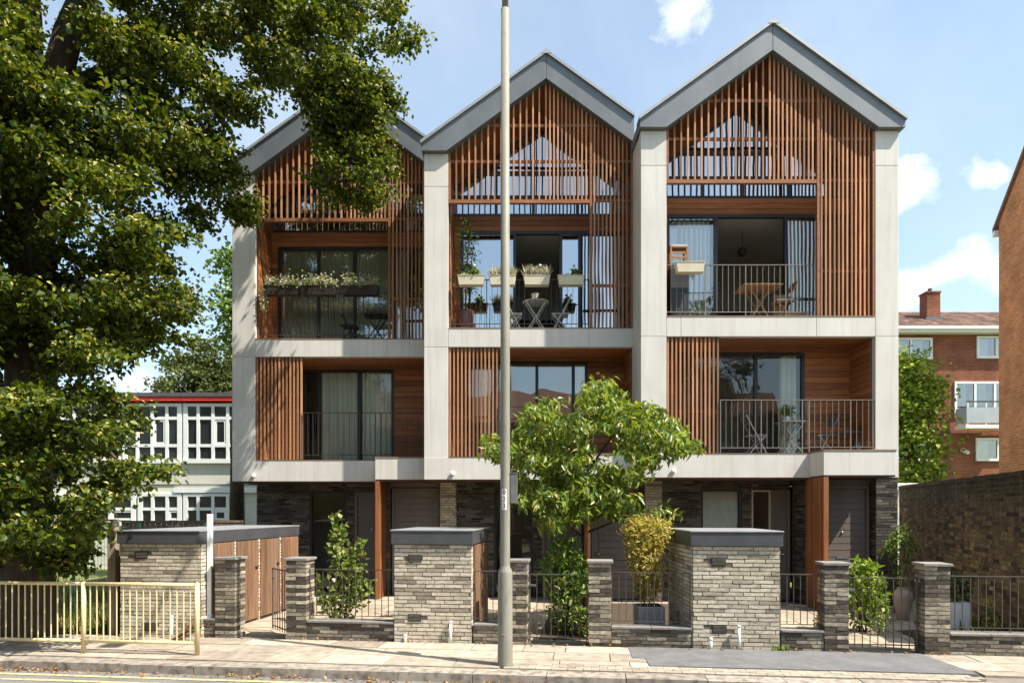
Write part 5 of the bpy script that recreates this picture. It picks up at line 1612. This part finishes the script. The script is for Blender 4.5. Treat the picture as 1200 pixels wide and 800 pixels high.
# weed tufts at the wall foot
for (px, lab) in ((915, 'small green weed tuft at the pale sunlit bin store foot'),):
    q = S(tx(px, -.04), -.04, .015)
    tf = thing('weed_tuft', lab, 'weed', tuple(q))
    d = r_.normal(size=(60, 3)) * .6; d[:, 2] = np.abs(d[:, 2]) + .4; d /= np.linalg.norm(d, axis=1, keepdims=True)
    v, f = leaf_tris(r_.normal(size=(60, 3)) * np.array([.07, .02, 0]), d, r_.normal(size=(60, 3)), r_.uniform(.04, .12, 60), r_.uniform(.012, .02, 60), 0)
    tri_mesh('blades', v, f, M['shrub'], tf)
# dry twig heap behind the guardrail
q = P(222, 735, 10.35)
tw = thing('twig_heap', 'heap of dry brown twigs against the long bin store', 'twigs', (q.x, q.y, .015))
for k in range(22):
    a = r_.uniform(0, 3.14); MB().tube([(-.2 + r_.uniform(-.1, .1), r_.uniform(-.05, .05), .01), (r_.uniform(-.1, .1), r_.uniform(-.05, .1), r_.uniform(.1, .3)), (.2 + r_.uniform(-.1, .1), r_.uniform(-.05, .05), r_.uniform(.05, .35))], [.006, .005, .003], 5).build('twig', M['bark2'] if k % 3 else M['stake'], tw)

# lawn blades on the left behind the fence
n = 9000
x = r_.uniform(-14, -6.9, n); y = r_.uniform(11.4, 19, n)
p0 = np.column_stack([x, y, np.full(n, -.16)])
d = r_.normal(size=(n, 3)) * .4; d[:, 2] = 1; d /= np.linalg.norm(d, axis=1, keepdims=True)
v, f = leaf_tris(p0, d, r_.normal(size=(n, 3)), r_.uniform(.12, .34, n), r_.uniform(.012, .03, n), 0)
tag(tri_mesh('lawn_grass', v, f, M['grassblade']), 'rough sunlit grass behind the mesh fence', 'grass', kind='stuff')

def far_tree(name, label, base, trunk_h, blobs, mat, leaf, n_per, seed, group=None, dense=10):
    r = np.random.default_rng(seed)
    t_ = thing(name, label, 'tree', base, 0, group)
    cs = []
    for (x, y, z, rad) in blobs:
        k = max(10, int(dense * rad ** 2))
        cs.append(ball_pts((x, y, z), rad, k, r, .85, .55))
    v, f = sprays(np.vstack(cs), n_per, .42, r, leaf, leaf * .75, .75, .25, .6)
    tri_mesh('crown', v, f, mat, t_)
    top = max(z for x, y, z, rad in blobs)
    MB().tube([(0, 0, -.2), (0, 0, trunk_h), (.1, 0, top)], [.25, .18, .05], 10).build('trunk', M['bark'], t_, smooth=True)
    for (x, y, z, rad) in blobs[:6]:
        MB().tube([(0, 0, trunk_h * .8), (x * .6, y * .6, (z + trunk_h) * .5), (x, y, z)], [.1, .06, .02], 8).build('branch', M['bark'], t_, smooth=True)
# tree above the school roof and one leaning in beside the left pillar
c = P(240, 440, 34)
far_tree('broad_tree', 'rounded dense tree rising above the pale school roof', (c.x, 34, 0), 3.5, [(0, 0, 7.2, 2.4), (-1.6, .5, 6.8, 1.5), (1.8, 0, 7.6, 1.8), (.5, .3, 9.3, 1.6), (2.8, 0, 9.2, 1.6), (-.8, 0, 8.6, 1.4), (3.2, 0, 6.5, 1.6)], M['olive'], .2, 60, 31, None, 16)
c = P(274, 340, 21)
far_tree('slim_tree', 'green tree peeping past the left pillar of the terrace', (c.x + .1, 21, 0), 4.5, [(.3, 0, 9.2, .8), (.35, 0, 8.4, .85), (.5, 0, 7.6, .9), (.9, 0, 8.6, 1.0)], M['shrub'], .15, 60, 32, None, 34)
c = P(165, 455, 40)
far_tree('hazy_tree', 'pale distant tree above the school roof beside the rounded one', (c.x, 40, 0), 3, [(0, 0, 7.6, 1.3), (1.2, 0, 7.4, 1.0), (-1.4, 0, 7.2, 1.2), (-3, 0, 7.8, 1.5)], M['olive'], .2, 36, 33)
# bright tree behind the old wall
c = P(1072, 500, 20)
far_tree('bright_tree', 'bright green tree beside the right pillar before the red flats', (c.x - .2, 20, 0), 2.0, [(0, 0, 3.6, .7), (0, 0, 4.3, .75), (.05, 0, 5.1, .75), (-.1, 0, 5.8, .65), (-.1, 0, 6.35, .5), (.35, 0, 4.7, .5), (-.4, 0, 5, .7), (.15, 0, 2.9, .6), (.35, 0, 5.5, .42)], M['brightleaf'], .15, 46, 34, None, 46)
# trees across the road, seen only in the window reflections
gT = 'street trees across the road'
for k, (x, y, hgt, sc_) in enumerate(((-13, -13, 17, 1.1), (-3, -18, 9, .8), (11, -14, 17, 1.05))):
    far_tree('street_tree', ('tall leafy street tree across the road, mirrored in the windows above the dark planters', 'lower street tree across the road, mirrored in the middle balcony windows', 'street tree across the road, mirrored in the windows by the old wall')[k], (x, y, 0), 3.5,
             [(0, 0, hgt * .5, 3.0 * sc_), (-2 * sc_, .5, hgt * .62, 2.4 * sc_), (2 * sc_, 0, hgt * .65, 2.4 * sc_), (0, 0, hgt * .82, 2.4 * sc_), (.8, 0, hgt * .35, 2.2 * sc_), (-1.2, 0, hgt * .95, 1.7 * sc_)], M['darktree'], .24, 34, 40 + k, gT)

for k, (x, y, hgt, sc_) in enumerate(((-26, -12, 13, 1.0), (4.5, -21, 10, .9), (24, -13, 14, 1.0))):  # extra unseen trees, added to cut sky light for contrast
    far_tree('street_tree', ('added leafy street tree across the road, far beyond the one mirrored above the dark planters', 'added low street tree across the road, set back behind its neighbours', 'added leafy street tree across the road, far beyond the old wall side')[k], (x, y, 0), 3.5,
             [(0, 0, hgt * .5, 3.0 * sc_), (-2 * sc_, .5, hgt * .62, 2.4 * sc_), (2 * sc_, 0, hgt * .65, 2.4 * sc_), (0, 0, hgt * .82, 2.4 * sc_), (.8, 0, hgt * .35, 2.2 * sc_)], M['darktree'], .24, 30, 50 + k, gT)

# brick terrace across the road, added to darken the low window reflections
gO = 'added brick terrace across the road'
for k in range(6):
    o_ = thing('added_opposite_house', ('added brick house across the road, darkening the low window reflections'), 'house', (-19 + k * 6.4, -17, 0), 0, gO)
    MB().box(0, 6.38, -8, 0, -.16, 8.4).build('wall', M['redbrick'], o_)
    q = MB(); q.v = [(-.0, .35, 8.3), (6.38, .35, 8.3), (6.38, -4, 11.2), (0, -4, 11.2), (6.38, -8.3, 8.3), (0, -8.3, 8.3)]
    q.f = [(1, 0, 3, 2), (2, 3, 5, 4), (0, 5, 3), (1, 2, 4), (0, 1, 4, 5)]; q.build('roof', M['tile'], o_)
    for (xx, z) in ((.8, 3.6), (3.9, 3.6), (.8, .8), (.8, 6.3), (3.9, 6.3)):
        wn = MB().box(xx, xx + 1.5, .002, .06, z, z + 1.6).build('window', M['white_paint'], o_)
        MB().box(xx + .1, xx + .7, .061, .07, z + .1, z + 1.5).build('pane', M['black'], wn); MB().box(xx + .8, xx + 1.4, .061, .07, z + .1, z + 1.5).build('pane', M['black'], wn)
    MB().box(4.2, 5.2, .002, .08, -.1, 2.1).build('door', M['door'], o_)
# soil in the middle garden; the dark sheet also stands in for shade
soil_shade_bed = sheet('flower_bed', [S2(tP3 + .3, .5), S2(tP4 - .05, .5), S2(tP4 - .0, .3), S2(tx(806, .3), .3), S2(tx(790, 4.7), 4.7), S2(tP3 + .3, 4.7)], .014, M['soil']); tag(soil_shade_bed, kind='structure')

# ------------------------------------------------------------------ pale school building
SD = 25.0
sb0 = P(60, 0, SD).x; sb1 = P(330, 0, SD).x
sch = thing('school_building', 'pale two storey school building with white gridded windows and red roof edge', 'building', (sb0, SD, 0))
Wd = sb1 - sb0
def zs(y): return P(0, y, SD).z
def zz(y): return zs(y)
MB().box(0, Wd, 0, 8, -.16, zz(472)).build('wall', M['white_panel'], sch)
rf = MB().box(-.2, Wd + .2, -.25, 8.3, zz(465.5), zz(461)).build('roof', M['felt'], sch)
MB().box(-.2, Wd + .2, -.22, .6, zz(470.4), zz(466.0)).build('red_fascia', M['red_trim'], rf)
for yy in (541, 567):
    MB().box(0, Wd, -.03, -.001, zz(yy + 1), zz(yy)).build('panel_joint', M['felt'], sch)
def grid_window(x0, x1, ya, yb, cols, rws):
    """white gridded window: panes proud of dark"""
    f_ = MB(); a, b_ = x0, x1
    zt, zb = zz(ya), zz(yb)
    fw = .10
    f_.box(a, b_, -.09, -.002, zt - fw, zt).box(a, b_, -.13, -.002, zb - .05, zb + fw)
    xs = np.linspace(a, b_, cols + 1)
    for i, x in enumerate(xs):
        w_ = .16 if i in (0, cols) else .11
        x = min(max(x, a + w_ / 2), b_ - w_ / 2)
        f_.box(x - w_ / 2, x + w_ / 2, -.085, -.002, zb + fw, zt - fw)
    zlist = [zz(q) for q in rws]
    for z in zlist: f_.box(a + .08, b_ - .08, -.08, -.002, z - .055, z + .055)
    win = f_.build('window', M['white_paint'], sch)
    zr = [zt - fw] + zlist + [zb + fw]
    for i in range(cols):
        for j in range(len(zr) - 1):
            MB().box(xs[i] + .05, xs[i + 1] - .05, -.03, -.02, zr[j + 1] + .03, zr[j] - .03).build('pane', M['glass_opaque'], win)
            # inner sash
            s_ = MB(); l_, r2 = xs[i] + .06, xs[i + 1] - .06; zt2, zb2 = zr[j] - .056, zr[j + 1] + .056
            if (i + j) % 3 == 0 and j == 1:
                s_.box(l_, r2, -.065, -.032, zt2 - .07, zt2).box(l_, r2, -.065, -.032, zb2, zb2 + .07).box(l_, l_ + .07, -.065, -.032, zb2 + .07, zt2 - .07).box(r2 - .07, r2, -.065, -.032, zb2 + .07, zt2 - .07)
                s_.build('sash', M['white_paint'], win)
M['glass_opaque'] = surf('dim_school_glass', (.010, .012, .012), (.03, .034, .030), (1.5, 1.5, 1.5), .08, spec=.35)
def xs_(px): return P(px, 0, SD).x - sb0
for (a, b_) in ((70, 143), (145, 214), (216, 285)):
    grid_window(xs_(a), xs_(b_), 473, 541, 4, (490, 522))
for (a, b_) in ((70, 160), (163, 214), (216, 285)):
    grid_window(xs_(a), xs_(b_), 578, 614, 4 if a > 200 else 3, (596,))
MB().box(xs_(205), Wd, -.12, -.002, zz(577), zz(571)).build('ledge', M['white_paint'], sch)

# ------------------------------------------------------------------ red brick flats behind on the right
FD = 36.0
fx0 = P(1030, 0, FD).x
fl = thing('brick_flats', 'red brick block of flats with tiled roof, chimney and small balcony', 'building', (fx0, FD, 0))
def zf(y): return P(0, y, FD).z
def xf(px): return P(px, 0, FD).x - fx0
FW = 16
MB().box(0, FW, 0, 8, -.16, zf(391)).build('wall', M['redbrick'], fl)
rr = MB(); ez, rz_ = zf(386.5), zf(363) + .9
rr.v = [(-.3, -.5, ez), (FW, -.5, ez), (FW, 3.6, rz_), (-.3, 3.6, rz_), (FW, 8.5, ez), (-.3, 8.5, ez)]
rr.f = [(0, 1, 2, 3), (3, 2, 4, 5), (0, 3, 5), (1, 4, 2), (0, 5, 4, 1)]
ro = rr.build('roof', M['tile'], fl)
tme = unit('roof_tile', M['tile'])
slope = math.atan2(rz_ - ez, 4.1); sl = math.hypot(rz_ - ez, 4.1)
tl = MB()
nr_ = int(sl / .32)
for k in range(nr_):
    for j in range(int(9 / .3)):
        c = (j + .5 * (k % 2)) * .3 - .2
        s0 = k * .32
        y = -.5 + math.cos(slope) * (s0 + .17); z = ez + math.sin(slope) * (s0 + .17) + .03
        b0 = len(tl.v)
        ca, sa = math.cos(slope - .06), math.sin(slope - .06)
        for (xx, ll, hh_) in ((-.145, -.18, -.015), (.145, -.18, -.015), (.145, .18, -.015), (-.145, .18, -.015), (-.145, -.18, .02), (.145, -.18, .02), (.145, .18, .02), (-.145, .18, .02)):
            tl.v.append((c + xx, y + ll * ca - hh_ * sa, z + ll * sa + hh_ * ca))
        tl.f += [tuple(b0 + i for i in q_) for q_ in ((4, 5, 6, 7), (0, 1, 5, 4), (1, 2, 6, 5), (3, 0, 4, 7))]
tag(tl.build('roof_tiles', brickmat('brown_pantile', [(0, (.10, .06, .048)), (.5, (.16, .095, .075)), (.9, (.22, .135, .105)), (1, (.28, .18, .11))], .25), ro), kind='stuff')
MB().box(-.3, FW, -.62, -.51, ez - .09, ez + .06).build('gutter', M['white_paint'], fl)
MB().box(-.3, FW, -.5, .0, ez - .24, ez - .03).build('eaves_board', M['white_paint'], fl)
CD = FD + 1.4
chx0, chx1 = P(1086.5, 0, CD).x - fx0, P(1102, 0, CD).x - fx0
def zc(y): return P(0, y, CD).z
chm = MB().box(chx0, chx1, 1.4, 2.1, zc(376), zc(343)).build('chimney', M['redbrick'], fl)
MB().box(chx0 - .04, chx1 + .04, 1.36, 2.14, zc(343) + .002, zc(341)).build('chimney_cap', M['redbrick'], chm)
MB().lathe([(.12, zc(341) + .002), (.1, zc(337)), (.12, zc(336))], (chx0 + chx1) / 2, 1.75, 12).build('chimney_pot', M['tile'], chm)
MB().box(chx0 - .12, chx1 + .12, 1.28, 2.2, zc(375), zc(371.5)).build('flashing', M['furn_grey'], chm)
def flat_window(px0, px1, y0, y1, bars=()):
    a, b_, zt, zb = xf(px0), xf(px1), zf(y0), zf(y1)
    f_ = MB().box(a, b_, -.08, -.002, zt - .12, zt).box(a, b_, -.12, -.002, zb, zb + .12)
    for x in [a + .06] + [xf(q) for q in bars] + [b_ - .06]:
        f_.box(x - .06, x + .06, -.075, -.002, zb + .12, zt - .12)
    w_ = f_.build('window', M['white_paint'], fl)
    xs = [a] + [xf(q) for q in bars] + [b_]
    for i in range(len(xs) - 1):
        MB().box(xs[i] + .03, xs[i + 1] - .03, -.03, -.02, zb + .05, zt - .05).build('pane', M['flat_glass'], w_)
        MB().box(xs[i] + .12, xs[i] + .12 + (xs[i + 1] - xs[i]) * .45, -.0195, -.012, zb + .12, zt - .12).build('net_curtain', M['curtain'], w_)
M['flat_glass'] = glass('flats_glass', (.85, .88, .88), .10)
flat_window(1050, 1092, 396, 421, (1067,)); flat_window(1144, 1180, 394, 420, (1167,))
flat_window(1118, 1180, 447, 486, (1142, 1165)); flat_window(1050, 1091, 514, 540, (1066,)); flat_window(1143, 1180, 513, 540, (1169,))
bal = MB().box(xf(1117), xf(1180), -1.0, -.13, zf(504), zf(500)).build('balcony', M['white_paint'], fl)
MB().box(xf(1118), xf(1180), -1.0, -.95, zf(498), zf(480)).build('balcony_panel', M['grey_panel'], bal)
MB().box(xf(1118), xf(1118) + .05, -.95, -.13, zf(498), zf(480)).build('balcony_panel', M['grey_panel'], bal)
MB().box(xf(1118), xf(1180), -1.0, -.95, zf(474.5), zf(473)).build('hand_rail', M['dark_rail'], bal)
for px in (1119, 1140, 1160): MB().box(xf(px), xf(px) + .06, -.99, -.93, zf(499.8), zf(474.6)).build('post', M['white_paint'], bal)
MB().tube([(xf(1126), -.05, zf(527)), (xf(1129), -.4, zf(531))], .09, 10).build('security_light', M['white_paint'], fl)
MB().tube([(xf(1095), -.06, 0), (xf(1095), -.06, zf(509))], .05, 8).build('drain_pipe', M['dark_rail'], fl)
MB().bar((xf(1092), -.05, zf(508)), (xf(1150), -.05, zf(508)), .06).build('drain_pipe', M['dark_rail'], fl)

# ------------------------------------------------------------------ orange brick gable house, far right
th = R(-12)
g0 = P(1170.5, 0, 22.0)
gh = thing('gable_house', 'orange brick gable end wall at the edge beyond the old wall', 'house', (g0.x, g0.y, 0), 0)
# local frame: w along the wall toward the street, n into the house
wdir = Vector((math.sin(th), -math.cos(th))); ndir = Vector((math.cos(th), math.sin(th)))
def gpt(a, n_, z): 
    q = wdir * a + ndir * n_
    return (q.x, q.y, z)
ez_ = P(0, 262, 22).z; dep = 4.6; rise = .86
gm = MB()
pr = [(0, -.16), (dep, -.16), (dep, ez_), (dep / 2, ez_ + dep / 2 * rise), (0, ez_)]
b0 = 0
gm.v = [gpt(a, 0, z) for a, z in pr] + [gpt(a, 9, z) for a, z in pr]
n5 = 5
gm.f = [tuple(range(5)), tuple(reversed(range(5, 10)))] + [(i, (i + 1) % 5, (i + 1) % 5 + 5, i + 5) for i in range(5)]
gm.build('wall', M['orangebrick'], gh)
rm = MB()
for (a0_, z0_, a1_, z1_) in ((-.25, ez_ - .2, dep / 2, ez_ + dep / 2 * rise + .02), (dep / 2, ez_ + dep / 2 * rise + .02, dep + .25, ez_ - .2)):
    b0 = len(rm.v)
    for n_ in (-.08, 9.1):
        for (a, z) in ((a0_, z0_), (a1_, z1_), (a1_, z1_ + .14), (a0_, z0_ + .14)):
            rm.v.append(gpt(a, n_, z))
    rm.f += [tuple(b0 + i for i in q) for q in ((0, 1, 2, 3), (7, 6, 5, 4), (0, 4, 5, 1), (1, 5, 6, 2), (2, 6, 7, 3), (3, 7, 4, 0))]
rm.build('roof', M['tile'], gh)
ft = MB(); ft.bar(gpt(-.12, -.1, ez_ - .28), gpt(-.12, 9, ez_ - .28), .16); ft.build('gutter', M['white_paint'], gh)

# low pale outbuilding roof behind the old wall
ob = P(1085, 568, 19.0)
o_ = thing('low_outbuilding', 'low white outbuilding edge showing above the old wall', 'outbuilding', (ob.x, 19.0, 0))
MB().box(-.9, .75, 0, 2, -.16, ob.z - .14).build('wall', M['white_panel'], o_)
MB().box(-.95, .8, -.06, 2.05, ob.z - .138, ob.z + .05).build('roof', M['white_paint'], o_, bevel=.01)
